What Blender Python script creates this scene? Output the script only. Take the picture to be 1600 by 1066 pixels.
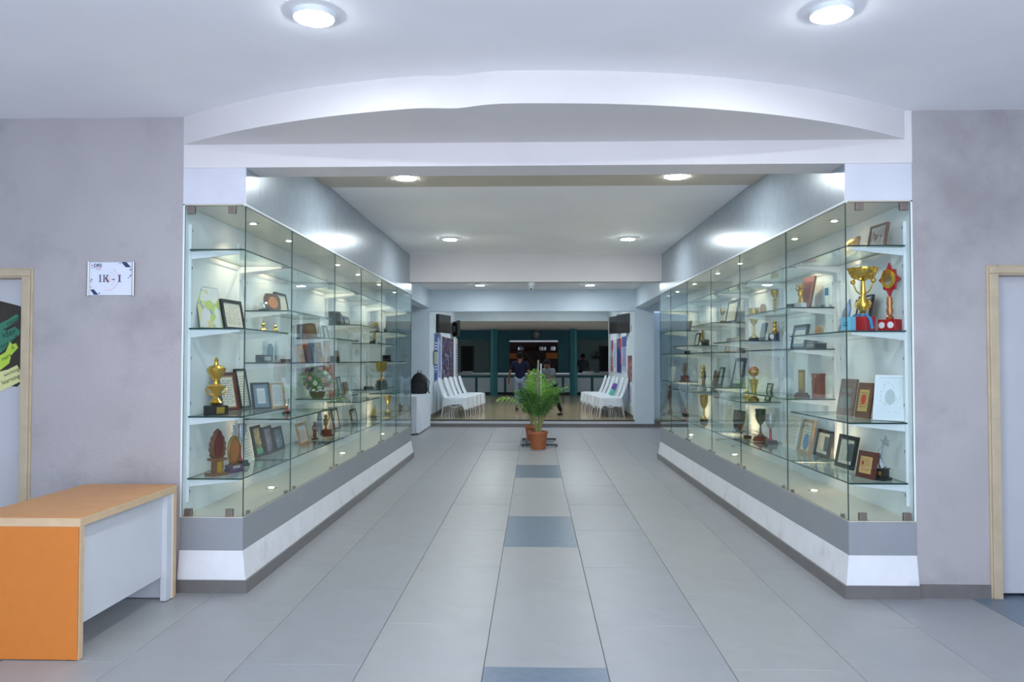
import bpy, math, random
from mathutils import Vector, Matrix
random.seed(7)
for o in list(bpy.data.objects): bpy.data.objects.remove(o)
SC = bpy.context.scene
COL = SC.collection
PI = math.pi
R = math.radians

# ------------------------------------------------------------------ camera
CAM_H = 1.4978; YAW = .0289; PITCH = .0252; ROLL = .0004; FPX = 1192.14
cd = bpy.data.cameras.new('camera'); cam = bpy.data.objects.new('camera', cd); COL.objects.link(cam)
fw = Vector((-math.sin(YAW)*math.cos(PITCH), math.cos(YAW)*math.cos(PITCH), math.sin(PITCH)))
rt = Vector((math.cos(YAW), math.sin(YAW), 0)); up = rt.cross(fw)
rt, up = math.cos(ROLL)*rt+math.sin(ROLL)*up, -math.sin(ROLL)*rt+math.cos(ROLL)*up
m = Matrix((rt, up, -fw)).transposed().to_4x4(); m.translation = Vector((0, 0, CAM_H))
cam.matrix_world = m
cd.sensor_width = 36; cd.lens = 36*FPX/1600; cd.clip_start = .05; cd.clip_end = 200
SC.camera = cam
# ------------------------------------------------------------------ world and exposure
w = bpy.data.worlds.new('world'); SC.world = w; w.use_nodes = True
w.node_tree.nodes['Background'].inputs[0].default_value = (.70, .80, 1.0, 1)
w.node_tree.nodes['Background'].inputs[1].default_value = 3.9
SC.view_settings.view_transform = 'Standard'; SC.view_settings.look = 'None'
SC.view_settings.exposure = 0.28; SC.view_settings.gamma = 1; SC.view_settings.use_curve_mapping = False
LED = (.86, .95, 1.0)          # colour of the ceiling LEDs
LED_S = 235                    # their strength
WARM = (1.0, .80, .56)         # cabinet spots
SC.cycles.use_denoising = True
SC.cycles.max_bounces = 9; SC.cycles.diffuse_bounces = 5; SC.cycles.glossy_bounces = 4
SC.cycles.transmission_bounces = 4; SC.cycles.transparent_max_bounces = 40
SC.cycles.caustics_reflective = False; SC.cycles.caustics_refractive = False
SC.cycles.sample_clamp_indirect = 6

# ------------------------------------------------------------------ materials
def lin(c):
    return tuple((v/255/12.92 if v/255 <= .04045 else ((v/255+.055)/1.055)**2.4) for v in c)
MATS = {}
def mat(name, rgb, rough=.5, metal=0, var=0, scale=8, bump=0, bscale=60, spec=.5, coat=0, stain=None, emit=0):
    if name in MATS: return MATS[name]
    M = bpy.data.materials.new(name); M.use_nodes = True; MATS[name] = M
    nt = M.node_tree; N = nt.nodes; L = nt.links; b = N['Principled BSDF']
    c = (*lin(rgb), 1)
    b.inputs['Base Color'].default_value = c; b.inputs['Roughness'].default_value = rough
    b.inputs['Metallic'].default_value = metal; b.inputs['Specular IOR Level'].default_value = spec
    b.inputs['Coat Weight'].default_value = coat
    if emit:
        b.inputs['Emission Color'].default_value = c; b.inputs['Emission Strength'].default_value = emit
    if var or bump or stain:
        tc = N.new('ShaderNodeTexCoord')
    if var:
        nz = N.new('ShaderNodeTexNoise'); nz.inputs['Scale'].default_value = scale; nz.inputs['Detail'].default_value = 6
        L.new(tc.outputs['Object'], nz.inputs['Vector'])
        rp = N.new('ShaderNodeValToRGB'); e = rp.color_ramp.elements
        e[0].position = .3; e[1].position = .7
        e[0].color = (*[max(0, v*(1-var)) for v in c[:3]], 1); e[1].color = (*[min(1, v*(1+var)) for v in c[:3]], 1)
        L.new(nz.outputs['Fac'], rp.inputs['Fac']); out = rp.outputs['Color']
        if stain:
            n2 = N.new('ShaderNodeTexNoise'); n2.inputs['Scale'].default_value = stain[1]; n2.inputs['Detail'].default_value = 8
            n2.inputs['Roughness'].default_value = .65
            L.new(tc.outputs['Object'], n2.inputs['Vector'])
            r2 = N.new('ShaderNodeValToRGB'); r2.color_ramp.elements[0].position = stain[2]; r2.color_ramp.elements[1].position = stain[2]+.2
            r2.color_ramp.elements[0].color = (0, 0, 0, 1); r2.color_ramp.elements[1].color = (stain[3],)*3+(1,)
            L.new(n2.outputs['Fac'], r2.inputs['Fac'])
            mx = N.new('ShaderNodeMix'); mx.data_type = 'RGBA'
            L.new(r2.outputs['Color'], mx.inputs['Factor']); L.new(out, mx.inputs['A']); mx.inputs['B'].default_value = (*lin(stain[0]), 1)
            out = mx.outputs['Result']
        L.new(out, b.inputs['Base Color'])
    if bump:
        n3 = N.new('ShaderNodeTexNoise'); n3.inputs['Scale'].default_value = bscale; n3.inputs['Detail'].default_value = 4
        L.new(tc.outputs['Object'], n3.inputs['Vector'])
        bp = N.new('ShaderNodeBump'); bp.inputs['Strength'].default_value = bump; bp.inputs['Distance'].default_value = .01
        L.new(n3.outputs['Fac'], bp.inputs['Height']); L.new(bp.outputs['Normal'], b.inputs['Normal'])
    return M
def emission(name, rgb, s):
    if name in MATS: return MATS[name]
    M = bpy.data.materials.new(name); M.use_nodes = True; MATS[name] = M
    N = M.node_tree.nodes; N.clear(); o = N.new('ShaderNodeOutputMaterial'); e = N.new('ShaderNodeEmission')
    e.inputs[0].default_value = (*rgb, 1); e.inputs[1].default_value = s; M.node_tree.links.new(e.outputs[0], o.inputs[0]); return M
def glass(name, tint, base=.035, gain=.80, rough=.0):
    """thin clear sheet: tinted see-through plus a mirror share that grows at grazing angles"""
    M = bpy.data.materials.new(name); M.use_nodes = True; MATS[name] = M
    nt = M.node_tree; N = nt.nodes; L = nt.links; N.clear()
    o = N.new('ShaderNodeOutputMaterial'); t = N.new('ShaderNodeBsdfTransparent'); g = N.new('ShaderNodeBsdfGlossy')
    t.inputs[0].default_value = (*tint, 1); g.inputs['Roughness'].default_value = rough; g.inputs['Color'].default_value = (.9, .97, .95, 1)
    lw = N.new('ShaderNodeLayerWeight'); lw.inputs['Blend'].default_value = .5
    p = N.new('ShaderNodeMath'); p.operation = 'POWER'; p.inputs[1].default_value = 5; L.new(lw.outputs['Facing'], p.inputs[0])
    ma = N.new('ShaderNodeMath'); ma.operation = 'MULTIPLY_ADD'; ma.inputs[1].default_value = gain; ma.inputs[2].default_value = base
    L.new(p.outputs[0], ma.inputs[0])
    mx = N.new('ShaderNodeMixShader'); L.new(ma.outputs[0], mx.inputs[0]); L.new(t.outputs[0], mx.inputs[1]); L.new(g.outputs[0], mx.inputs[2])
    L.new(mx.outputs[0], o.inputs[0]); return M
def paper(name, rgb, ink, rows=14, cov=.45, emblem=None, photo=None, margin=.12):
    """printed sheet: lines of illegible small print, an optional round emblem and a photo block"""
    M = bpy.data.materials.new(name); M.use_nodes = True; MATS[name] = M
    nt = M.node_tree; N = nt.nodes; L = nt.links; b = N['Principled BSDF']; b.inputs['Roughness'].default_value = .6
    tc = N.new('ShaderNodeTexCoord'); sp = N.new('ShaderNodeSeparateXYZ'); L.new(tc.outputs['Generated'], sp.inputs[0])
    def math_(op, a, bb=None, c=None):
        n = N.new('ShaderNodeMath'); n.operation = op
        for i, v in enumerate((a, bb, c)):
            if v is None: continue
            if isinstance(v, (int, float)): n.inputs[i].default_value = v
            else: L.new(v, n.inputs[i])
        return n.outputs[0]
    X, Z = sp.outputs[0], sp.outputs[2]
    fr = math_('FRACT', math_('MULTIPLY', Z, rows))
    line = math_('GREATER_THAN', fr, .55)
    nz = N.new('ShaderNodeTexNoise'); nz.inputs['Scale'].default_value = 1
    cb = N.new('ShaderNodeCombineXYZ'); L.new(math_('MULTIPLY', X, 17), cb.inputs[0]); L.new(math_('FLOOR', math_('MULTIPLY', Z, rows)), cb.inputs[2])
    L.new(cb.outputs[0], nz.inputs['Vector'])
    word = math_('GREATER_THAN', nz.outputs['Fac'], 1-cov-.05)
    inx = math_('MULTIPLY', math_('GREATER_THAN', X, margin), math_('LESS_THAN', X, 1-margin))
    inz = math_('MULTIPLY', math_('GREATER_THAN', Z, margin), math_('LESS_THAN', Z, 1-margin))
    fac = math_('MULTIPLY', math_('MULTIPLY', line, word), math_('MULTIPLY', inx, inz))
    mx = N.new('ShaderNodeMix'); mx.data_type = 'RGBA'; mx.inputs['A'].default_value = (*lin(rgb), 1); mx.inputs['B'].default_value = (*lin(ink), 1)
    L.new(fac, mx.inputs['Factor']); out = mx.outputs['Result']
    def blend(mask, col):
        nonlocal out
        q = N.new('ShaderNodeMix'); q.data_type = 'RGBA'; L.new(mask, q.inputs['Factor']); L.new(out, q.inputs['A']); q.inputs['B'].default_value = (*lin(col), 1); out = q.outputs['Result']
    if emblem:
        (ex, ez, er, ec) = emblem
        d = math_('SQRT', math_('ADD', math_('POWER', math_('SUBTRACT', X, ex), 2), math_('POWER', math_('SUBTRACT', Z, ez), 2)))
        blend(math_('LESS_THAN', d, er), ec)
    if photo:
        x0, x1, z0, z1, pc = photo
        blend(math_('MULTIPLY', math_('MULTIPLY', math_('GREATER_THAN', X, x0), math_('LESS_THAN', X, x1)), math_('MULTIPLY', math_('GREATER_THAN', Z, z0), math_('LESS_THAN', Z, z1))), pc)
    L.new(out, b.inputs['Base Color']); return M
def blotch(name, cols, scale=6, rough=.5):
    """printed picture made of soft patches of the given colours"""
    M = bpy.data.materials.new(name); M.use_nodes = True; MATS[name] = M
    nt = M.node_tree; N = nt.nodes; L = nt.links; b = N['Principled BSDF']; b.inputs['Roughness'].default_value = rough
    tc = N.new('ShaderNodeTexCoord'); v = N.new('ShaderNodeTexVoronoi'); v.inputs['Scale'].default_value = scale
    L.new(tc.outputs['Generated'], v.inputs['Vector'])
    rp = N.new('ShaderNodeValToRGB'); rp.color_ramp.interpolation = 'CONSTANT'
    sp = N.new('ShaderNodeSeparateColor'); L.new(v.outputs['Color'], sp.inputs[0]); L.new(sp.outputs[0], rp.inputs[0])
    el = rp.color_ramp.elements
    while len(el) < len(cols): el.new(.5)
    for i, c in enumerate(cols): el[i].position = i/len(cols); el[i].color = (*lin(c), 1)
    L.new(rp.outputs[0], b.inputs['Base Color']); return M

WALL = mat('wall_paint', (174, 168, 168), .55, var=.05, scale=2.2, bump=.15, bscale=40, stain=((136, 130, 130), 1.3, .50, .6))
WALLC = mat('white_paint', (212, 226, 234), .5, var=.03, scale=3, bump=.08, bscale=40)
BULK = mat('bulkhead_paint', (224, 218, 216), .6, var=.03, scale=2, bump=.06, bscale=25)
CEIL = mat('ceiling_paint', (246, 244, 246), .7, var=.03, scale=1.5, bump=.06, bscale=25)
CEIL2 = mat('cream_ceiling_strip', (196, 186, 172), .7, var=.04, scale=2)
LAMI = mat('grey_laminate', (158, 168, 176), .26, var=.05, scale=9, bump=.03, bscale=14, spec=.6)
LAMW = mat('pale_laminate', (214, 214, 222), .35, var=.04, scale=5, bump=.03, bscale=14)
STONE = mat('grey_stone', (146, 150, 154), .45, var=.10, scale=160, stain=((165, 160, 158), 3, .5, .3))
SKIRT = mat('skirting_tile', (112, 108, 106), .35, var=.08, scale=14)
PLAST = mat('white_plaster', (226, 226, 228), .6, var=.04, scale=6, bump=.3, bscale=18, stain=((170, 165, 165), 4, .58, .5))
TILE = [mat('grey_floor_tile_%s' % a, c, .37, var=.06, scale=3.0, spec=.5, stain=((134, 131, 129), 2.2, .5, .35)) for a, c in
        (('warm', (153, 153, 155)), ('cool', (149, 150, 154)), ('light', (157, 157, 158)))]
BLUET = mat('slate_blue_tile', (104, 118, 134), .32, var=.10, scale=18)
GROUT = mat('grout', (104, 102, 100), .8)
HFLOOR = mat('tan_hall_tile', (178, 160, 124), .16, var=.08, scale=2.5, spec=.6)
TEAL = mat('teal_paint', (24, 112, 116), .45, var=.05, scale=4)
TEALD = mat('dark_teal_paint', (16, 84, 92), .5, var=.05, scale=4)
GREYW = mat('grey_green_paint', (128, 148, 142), .6, var=.04, scale=3)
BEIGE = mat('beige_wood_frame', (190, 172, 144), .45, var=.08, scale=12)
DOORP = mat('door_paint', (190, 189, 192), .45, var=.03, scale=3)
BLACK = mat('black_plastic', (16, 16, 18), .35)
DARK = mat('dark_gap', (20, 20, 22), .7)
STEEL = mat('brushed_steel', (190, 190, 192), .3, metal=1)
CLAMP = mat('clamp_metal', (132, 120, 112), .4, metal=.6)
WHITEP = mat('white_powder_coat', (226, 230, 230), .4)
CREAM = mat('cream_board', (214, 204, 186), .22, var=.03, scale=4)
INNER = mat('cabinet_white', (232, 238, 238), .5, var=.02, scale=4)
GLASS = glass('green_tinted_glass', (.962, .988, .986))
SHELFG = glass('shelf_glass', (.945, .983, .972), base=.05)
EDGE = mat('glass_edge', (30, 62, 60), .15, spec=.6)
CRYST = glass('crystal', (.90, .95, .96), base=.12, gain=.8, rough=.03)
GOLD = mat('gold_metal', (226, 184, 84), .24, metal=1)
BRONZE = mat('bronze_metal', (150, 116, 66), .4, metal=.8)
COPPER = mat('copper_metal', (196, 130, 84), .4, metal=.8)
SILV = mat('silver_metal', (214, 216, 220), .2, metal=1)
PEWT = mat('pewter_metal', (92, 96, 98), .3, metal=1)
MAHO = mat('mahogany', (92, 38, 30), .35, var=.2, scale=14)
BROWN = mat('brown_wood', (110, 74, 52), .45, var=.2, scale=14)
GREYWD = mat('grey_brown_wood', (140, 118, 104), .6, var=.2, scale=30, bump=.5, bscale=60)
WOOD = mat('oak_wood', (176, 142, 100), .45, var=.15, scale=14)
LEATH = mat('red_brown_leather', (134, 84, 72), .55, var=.08, scale=30)
BLK = mat('black_lacquer', (20, 18, 18), .25)
REDL = mat('red_lacquer', (176, 22, 28), .3)
BLUEL = mat('light_blue_card', (120, 190, 214), .5)
BLUER = mat('blue_ribbon', (36, 120, 178), .4)
PURP = mat('purple_base', (70, 48, 78), .4)
TAN = mat('tan_card', (188, 168, 138), .6)
BGREY = mat('slate_card', (110, 130, 146), .5)
DGREY = mat('dark_grey_card', (62, 66, 70), .5)
GREENF = mat('dark_green_frame', (36, 66, 58), .4)
WHITEF = mat('white_frame', (232, 236, 240), .4)
PCERT = paper('certificate_print', (226, 222, 204), (96, 92, 84))
PCERTG = paper('grey_certificate_print', (208, 212, 208), (90, 96, 96), rows=11)
PCERTP = paper('photo_certificate_print', (222, 214, 190), (70, 66, 60), photo=(.56, .92, .14, .86, (74, 84, 84)))
PMAHO = paper('strip_certificate_print', (224, 218, 200), (80, 76, 70), photo=(.06, .2, .1, .9, (84, 74, 76)))
PEMB = paper('emblem_certificate_print', (224, 232, 236), (96, 110, 120), rows=18, cov=.35, emblem=(.5, .52, .19, (186, 202, 202)))
PBLUE = paper('oval_certificate_print', (214, 212, 190), (90, 110, 120), rows=9, emblem=(.5, .3, .3, (96, 136, 170)))
PGOLDP = paper('gold_plate_print', (200, 160, 96), (90, 56, 40), rows=9, emblem=(.24, .6, .12, (150, 60, 40)))
PRED = paper('crest_print', (188, 160, 92), (90, 60, 40), rows=8, emblem=(.5, .55, .24, (196, 60, 36)))
PPOST = paper('poster_print', (226, 224, 218), (60, 60, 60), rows=5, cov=.5)
PART = blotch('flower_art_print', [(220, 222, 214), (214, 206, 150), (190, 206, 120), (214, 216, 214), (150, 170, 180)], 5)
PGG = blotch('gold_art_print', [(150, 130, 80), (120, 96, 60), (170, 150, 104), (60, 90, 70)], 6)
PVIO = blotch('violet_art_print', [(120, 110, 130), (150, 130, 140), (90, 80, 100), (130, 100, 110)], 6)
PBLU = blotch('blue_art_print', [(90, 120, 140), (120, 140, 150), (70, 84, 100), (150, 160, 160)], 6)
PSIL = blotch('silver_art_print', [(176, 170, 160), (160, 150, 140), (190, 184, 176), (120, 100, 90)], 4)
PMTN = blotch('mountain_art_print', [(110, 150, 196), (140, 170, 206), (120, 100, 84), (150, 110, 90)], 4)
GREENB = mat('green_band', (70, 140, 100), .5)
LEAF = [mat('palm_leaf_%s' % a, c, .42, var=.18, scale=9, spec=.4) for a, c in (('mid', (74, 128, 58)), ('light', (124, 172, 62)), ('dark', (48, 92, 52)))]
STALK = mat('palm_stalk', (150, 156, 96), .5, var=.15, scale=20)
TERRA = mat('terracotta', (178, 106, 66), .6, var=.08, scale=14)
SOIL = mat('soil', (50, 38, 30), .9)
CLOTH = mat('white_satin_cloth', (222, 230, 236), .45, var=.03, scale=6, bump=.2, bscale=30)
LACE = mat('white_lace_cloth', (214, 222, 230), .7, var=.12, scale=70, bump=.4, bscale=90)
CHAIRP = mat('pale_plastic', (206, 200, 202), .35)
ORANGE = mat('orange_laminate', (208, 122, 46), .5, var=.03, scale=30)
ORTOP = mat('worn_orange_top', (206, 148, 92), .42, var=.05, scale=12)
BAND = mat('beige_edge_band', (208, 178, 142), .5, var=.06, scale=20)
WLAM = mat('white_laminate', (206, 208, 212), .4, var=.02, scale=5)

# ------------------------------------------------------------------ mesh helpers
class MB:
    def __init__(s): s.v = []; s.f = []; s.m = []
    def add(s, v, f, mi=0, M=None):
        o = len(s.v)
        s.v += [tuple(M @ Vector(p)) if M else tuple(p) for p in v]
        s.f += [tuple(i+o for i in q) for q in f]; s.m += [mi]*len(f); return s
    def box(s, x0, x1, y0, y1, z0, z1, mi=0, M=None, sides=None):
        v = [(x0, y0, z0), (x1, y0, z0), (x1, y1, z0), (x0, y1, z0), (x0, y0, z1), (x1, y0, z1), (x1, y1, z1), (x0, y1, z1)]
        f = [(0, 3, 2, 1), (4, 5, 6, 7), (0, 1, 5, 4), (1, 2, 6, 5), (2, 3, 7, 6), (3, 0, 4, 7)]
        s.add(v, f, mi, M)
        if sides is not None:
            for k, q in enumerate(sides): s.m[len(s.m)-6+k] = q
        return s
    def lathe(s, prof, n=16, c=(0, 0, 0), mi=0, sx=1, sy=1, M=None):
        v = []; f = []
        for r, z in prof:
            for k in range(n):
                a = 2*PI*k/n; v.append((c[0]+r*sx*math.cos(a), c[1]+r*sy*math.sin(a), c[2]+z))
        for i in range(len(prof)-1):
            for k in range(n):
                k2 = (k+1) % n; f.append((i*n+k, i*n+k2, (i+1)*n+k2, (i+1)*n+k))
        f.append(tuple(range(n-1, -1, -1))); f.append(tuple((len(prof)-1)*n+k for k in range(n)))
        return s.add(v, f, mi, M)
    def ball(s, c, r, n=12, mi=0, M=None):
        rr = (r, r, r) if isinstance(r, (int, float)) else r
        pr = []
        k = max(5, n//2+1)
        for i in range(k):
            t = PI*i/(k-1); pr.append((max(.02, math.sin(t)), -math.cos(t)))
        v = []; f = []
        for q, z in pr:
            for j in range(n):
                a = 2*PI*j/n; v.append((c[0]+rr[0]*q*math.cos(a), c[1]+rr[1]*q*math.sin(a), c[2]+rr[2]*z))
        for i in range(k-1):
            for j in range(n):
                j2 = (j+1) % n; f.append((i*n+j, i*n+j2, (i+1)*n+j2, (i+1)*n+j))
        f.append(tuple(range(n-1, -1, -1))); f.append(tuple((k-1)*n+j for j in range(n)))
        return s.add(v, f, mi, M)
    def tube(s, path, r, n=8, mi=0, M=None):
        P = [Vector(p) for p in path]; rs = r if isinstance(r, (list, tuple)) else [r]*len(P)
        v = []; f = []; ref = None
        for i, p in enumerate(P):
            d = (P[min(i+1, len(P)-1)]-P[max(i-1, 0)]).normalized()
            if ref is None: ref = Vector((0, 0, 1)) if abs(d.z) < .9 else Vector((1, 0, 0))
            a = d.cross(ref).normalized(); b = d.cross(a).normalized(); ref = b if False else ref
            for k in range(n):
                t = 2*PI*k/n; v.append(p+(a*math.cos(t)+b*math.sin(t))*rs[i])
        for i in range(len(P)-1):
            for k in range(n):
                k2 = (k+1) % n; f.append((i*n+k, i*n+k2, (i+1)*n+k2, (i+1)*n+k))
        f.append(tuple(range(n-1, -1, -1))); f.append(tuple((len(P)-1)*n+k for k in range(n)))
        return s.add(v, f, mi, M)
    def prism(s, poly, y0, y1, mi=0, M=None):
        """outline in x,z pushed along y"""
        n = len(poly)
        v = [(x, y0, z) for x, z in poly]+[(x, y1, z) for x, z in poly]
        f = [tuple(range(n)), tuple(range(2*n-1, n-1, -1))]+[(i, i+n, (i+1) % n+n, (i+1) % n) for i in range(n)]
        return s.add(v, f, mi, M)
def mesh(name, b, mats, smooth=False):
    me = bpy.data.meshes.new(name); me.from_pydata(b.v, [], b.f)
    for q in (mats if isinstance(mats, (list, tuple)) else [mats]): me.materials.append(q)
    me.polygons.foreach_set('material_index', b.m)
    if smooth: me.polygons.foreach_set('use_smooth', [True]*len(me.polygons))
    me.update(); return me
def obj(name, b, mats, parent=None, smooth=False, bevel=0, loc=None, rz=None):
    me = b if isinstance(b, bpy.types.Mesh) else mesh(name, b, mats, smooth)
    o = bpy.data.objects.new(name, me); COL.objects.link(o)
    if parent: o.parent = parent
    if loc is not None: o.location = loc
    if rz is not None: o.rotation_euler.z = rz
    if bevel:
        q = o.modifiers.new('bevel', 'BEVEL'); q.width = bevel; q.segments = 2; q.limit_method = 'ANGLE'
    if smooth:
        try:
            q = o.modifiers.new('edges', 'EDGE_SPLIT'); q.split_angle = R(40)
        except Exception: pass
    return o
def tag(o, label, cat, group=None):
    o['label'] = label; o['category'] = cat
    if group: o['group'] = group
    return o
def thing(name, label, cat, loc=(0, 0, 0), rz=0, group=None):
    o = bpy.data.objects.new(name, None); COL.objects.link(o); o.location = loc; o.rotation_euler.z = rz
    o.empty_display_size = .1
    return tag(o, label, cat, group)
def struct(name, b, mats, parent=None, **k):
    o = obj(name, b, mats, parent, **k)
    if parent is None: o['kind'] = 'structure'
    return o
def text_mesh(name, s, size, mats, parent, M, bold=0, ext=.0006):
    """flat lettering in the x,z plane of the parent"""
    c = bpy.data.curves.new(name, 'FONT'); c.body = s; c.size = size; c.extrude = ext; c.offset = bold
    t = bpy.data.objects.new(name, c); COL.objects.link(t)
    dg = bpy.context.evaluated_depsgraph_get(); me = bpy.data.meshes.new_from_object(t.evaluated_get(dg))
    bpy.data.objects.remove(t); me.transform(M @ Matrix.Rotation(PI/2, 4, 'X')); me.materials.clear(); me.materials.append(mats)
    o = bpy.data.objects.new(name, me); COL.objects.link(o); o.parent = parent; return o
# ------------------------------------------------------------------ the setting
YF = 4.927; ZC = 3.10; XLG = -1.8895; XRG = 1.9946; XLB = -2.305; XRB = 2.42; ZBM = 2.7626
YE = 11.70                       # far end of the cabinets
HZ = .16                         # raised hall floor
floor = struct('floor', MB().box(-5.2, 5.2, -.9, 17.2, -.15, -.004), GROUT)
tile_mesh = {}
def tile_me(k, m_):
    if k not in tile_mesh:
        b = MB(); x, y, e = .2984, .5984, .0022
        v = [(-x, -y, -.012), (x, -y, -.012), (x, y, -.012), (-x, y, -.012), (-x, -y, -e), (x, -y, -e), (x, y, -e), (-x, y, -e),
             (-x+e, -y+e, 0), (x-e, -y+e, 0), (x-e, y-e, 0), (-x+e, y-e, 0)]
        f = [(0, 3, 2, 1), (8, 9, 10, 11)]
        for i in range(4):
            j = (i+1) % 4; f += [(i, j, j+4, i+4), (i+4, j+4, j+8, i+8)]
        b.add(v, f); tile_mesh[k] = mesh('floor_tile', b, m_)
    return tile_mesh[k]
TC, TR = .0539, 8.5653
for i in range(-7, 8):
    for j in range(-7, 9):
        x = TC+.6*i; y = TR+1.2*j+.6+(.6 if i % 2 else 0)
        if y-.6 > 17.15 or y+.6 < 1.6: continue
        if y-.6 > 5.2 and y < 11.9 and (x+.3 < -2.0 or x-.3 > 2.1): continue
        if y < 6 and abs(x) > 4.3: continue
        if y > 5.2 and abs(x) > 3.4: continue
        blue = (i == 0 and j % 3 == 1) or (i == 5 and y < 5.2)
        k = 3 if blue else (i*7+j*3) % 3
        o = bpy.data.objects.new('floor_tile', tile_me(k, BLUET if blue else TILE[k])); COL.objects.link(o); o.parent = floor
        o.location = (x, y, 0); o.rotation_euler.z = 0
struct('ceiling', MB().box(-5.2, 5.2, -.9, 23.2, ZC, ZC+.12), CEIL)
struct('wall_left', MB().box(-5.3, -5.2, -.9, 17.2, 0, ZC), WALLC)
struct('wall_right', MB().box(5.2, 5.3, -.9, 17.2, 0, ZC), WALLC)
b = MB(); b.box(-5.2, -3.6, -1.0, -.9, 0, ZC); b.box(3.6, 5.2, -1.0, -.9, 0, ZC); b.box(-3.6, 3.6, -1.0, -.9, 3.0, ZC); struct('wall_back', b, WALL)   # unseen gap behind the viewer, added so sky light brightens the front ceiling
DLX0, DLX1, DRX0, DRX1, DTOP = -4.22, -3.297, 2.872, 3.80, 2.104
b = MB(); b.box(-5.2, DLX0, YF, YF+.2, 0, ZC); b.box(DLX0, DLX1, YF, YF+.2, DTOP, ZC); b.box(DLX1, XLB, YF, YF+.2, 0, ZC)
struct('wall_front_left', b, WALL)
b = MB(); b.box(DRX1, 5.2, YF, YF+.2, 0, ZC); b.box(DRX0, DRX1, YF, YF+.2, DTOP, ZC); b.box(XRB, DRX0, YF, YF+.2, 0, ZC)
struct('wall_front_right', b, WALL)
struct('trim_1', MB().box(XLB, XRB, YF, YF+.264, ZBM, ZC), BULK)          # beam over the passage mouth
# bowed bulkhead under the front ceiling
b = MB(); n = 140; pts = []
x0, x1 = -2.303, 2.375; xc = (x0+x1)/2; hw = (x1-x0)/2; sag = .745; rad = (hw*hw+sag*sag)/(2*sag)
for i in range(n+1):
    x = x0+(x1-x0)*i/n; y = YF+rad-sag-math.sqrt(rad*rad-(x-xc)**2)
    pts.append((x, y+.040*math.exp(-((x+.44)/.13)**2)-.008*math.exp(-((x+.15)/.2)**2)))
v = [(x, y, 2.916) for x, y in pts]+[(x, y, ZC) for x, y in pts]+[(x, YF-.001, 2.916) for x, y in pts]
f = []
for i in range(n): f += [(i, i+1, i+n+2, i+n+1), (i+1, i, i+2*n+2, i+2*n+3)]
b.add(v, f); struct('trim_2', b, BULK)
# skirting tiles along the front wall
struct('baseboard_left', MB().box(DLX1+.002, XLB, YF-.012, YF, 0, .085), SKIRT)
struct('baseboard_right', MB().box(XRB-.02, DRX0-.002, YF-.012, YF, 0, .085), SKIRT)
# doors
for nm, X0, X1, inner in (('door_1', DLX0, DLX1, 1), ('door_2', DRX0, DRX1, -1)):
    d = struct(nm, MB().box(X0+.07, X1-.07, YF+.045, YF+.085, .02, DTOP-.068), DOORP)
    fr = MB()
    for a0, a1 in ((X0, X0+.068), (X1-.068, X1)):
        fr.box(a0, a1, YF-.012, YF+.16, 0, DTOP); fr.box(a0+(.012 if a0 == X0 else .0), a1-(.0 if a0 == X0 else .012), YF-.024, YF-.012, 0, DTOP-.0545)
    fr.box(X0+.068, X1-.068, YF-.012, YF+.16, DTOP-.066, DTOP); fr.box(X0+.012, X1-.012, YF-.024, YF-.012, DTOP-.054, DTOP-.012)
    obj('door_frame', fr, BEIGE, d, bevel=.004)
    obj('room_panel', MB().box(X0-.3, X1+.3, YF+.35, YF+.36, 0, DTOP+.1), DARK, d)
# passage: ceiling strip, cabinet backing walls, far beams
struct('trim_3', MB().box(XLG, XRG, YF+.264, 6.894, ZC-.022, ZC-.0005), CEIL2)  # slightly lowered strip, darker cream than the rest of the ceiling
struct('wall_passage_left', MB().box(XLB-.2, XLB-.02, YF+.2, YE+.05, 0, ZC), WALLC)
struct('wall_passage_right', MB().box(XRB+.02, XRB+.2, YF+.2, YE+.05, 0, ZC), WALLC)
struct('trim_4', MB().box(-2.6, 2.7, 11.53, 11.78, 2.687, ZC), BULK)       # beam at the far end of the cabinets
struct('trim_5', MB().box(-5.2, 5.2, 17.2, 17.4, 2.603, ZC), WALLC)        # beam over the step
struct('trim_6', MB().box(-2.62, -2.372, 11.78, 17.2, 2.685, ZC), WALLC)   # side beams
struct('trim_7', MB().box(2.272, 2.52, 11.78, 17.2, 2.685, ZC), WALLC)
struct('wall_pier_left', MB().box(-5.2, -2.36, 17.19, 17.4, 0, 2.602), WALLC)
b = MB(); b.box(2.25, 2.69, 17.19, 17.4, 0, 2.602); struct('wall_pier_right', b, WALLC)
struct('wall_recess_right', MB().box(2.69, 5.2, 17.75, 17.9, 0, 2.603), WALLC)
struct('baseboard_pier_right', MB().box(2.25, 2.70, 17.175, 17.19, 0, .075), SKIRT)
struct('baseboard_recess_right', MB().box(2.70, 5.2, 17.182, 17.199, 0, HZ+.002), SKIRT)
struct('baseboard_pier_left', MB().box(-3.6, -2.36, 17.175, 17.19, 0, .075), SKIRT)
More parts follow.
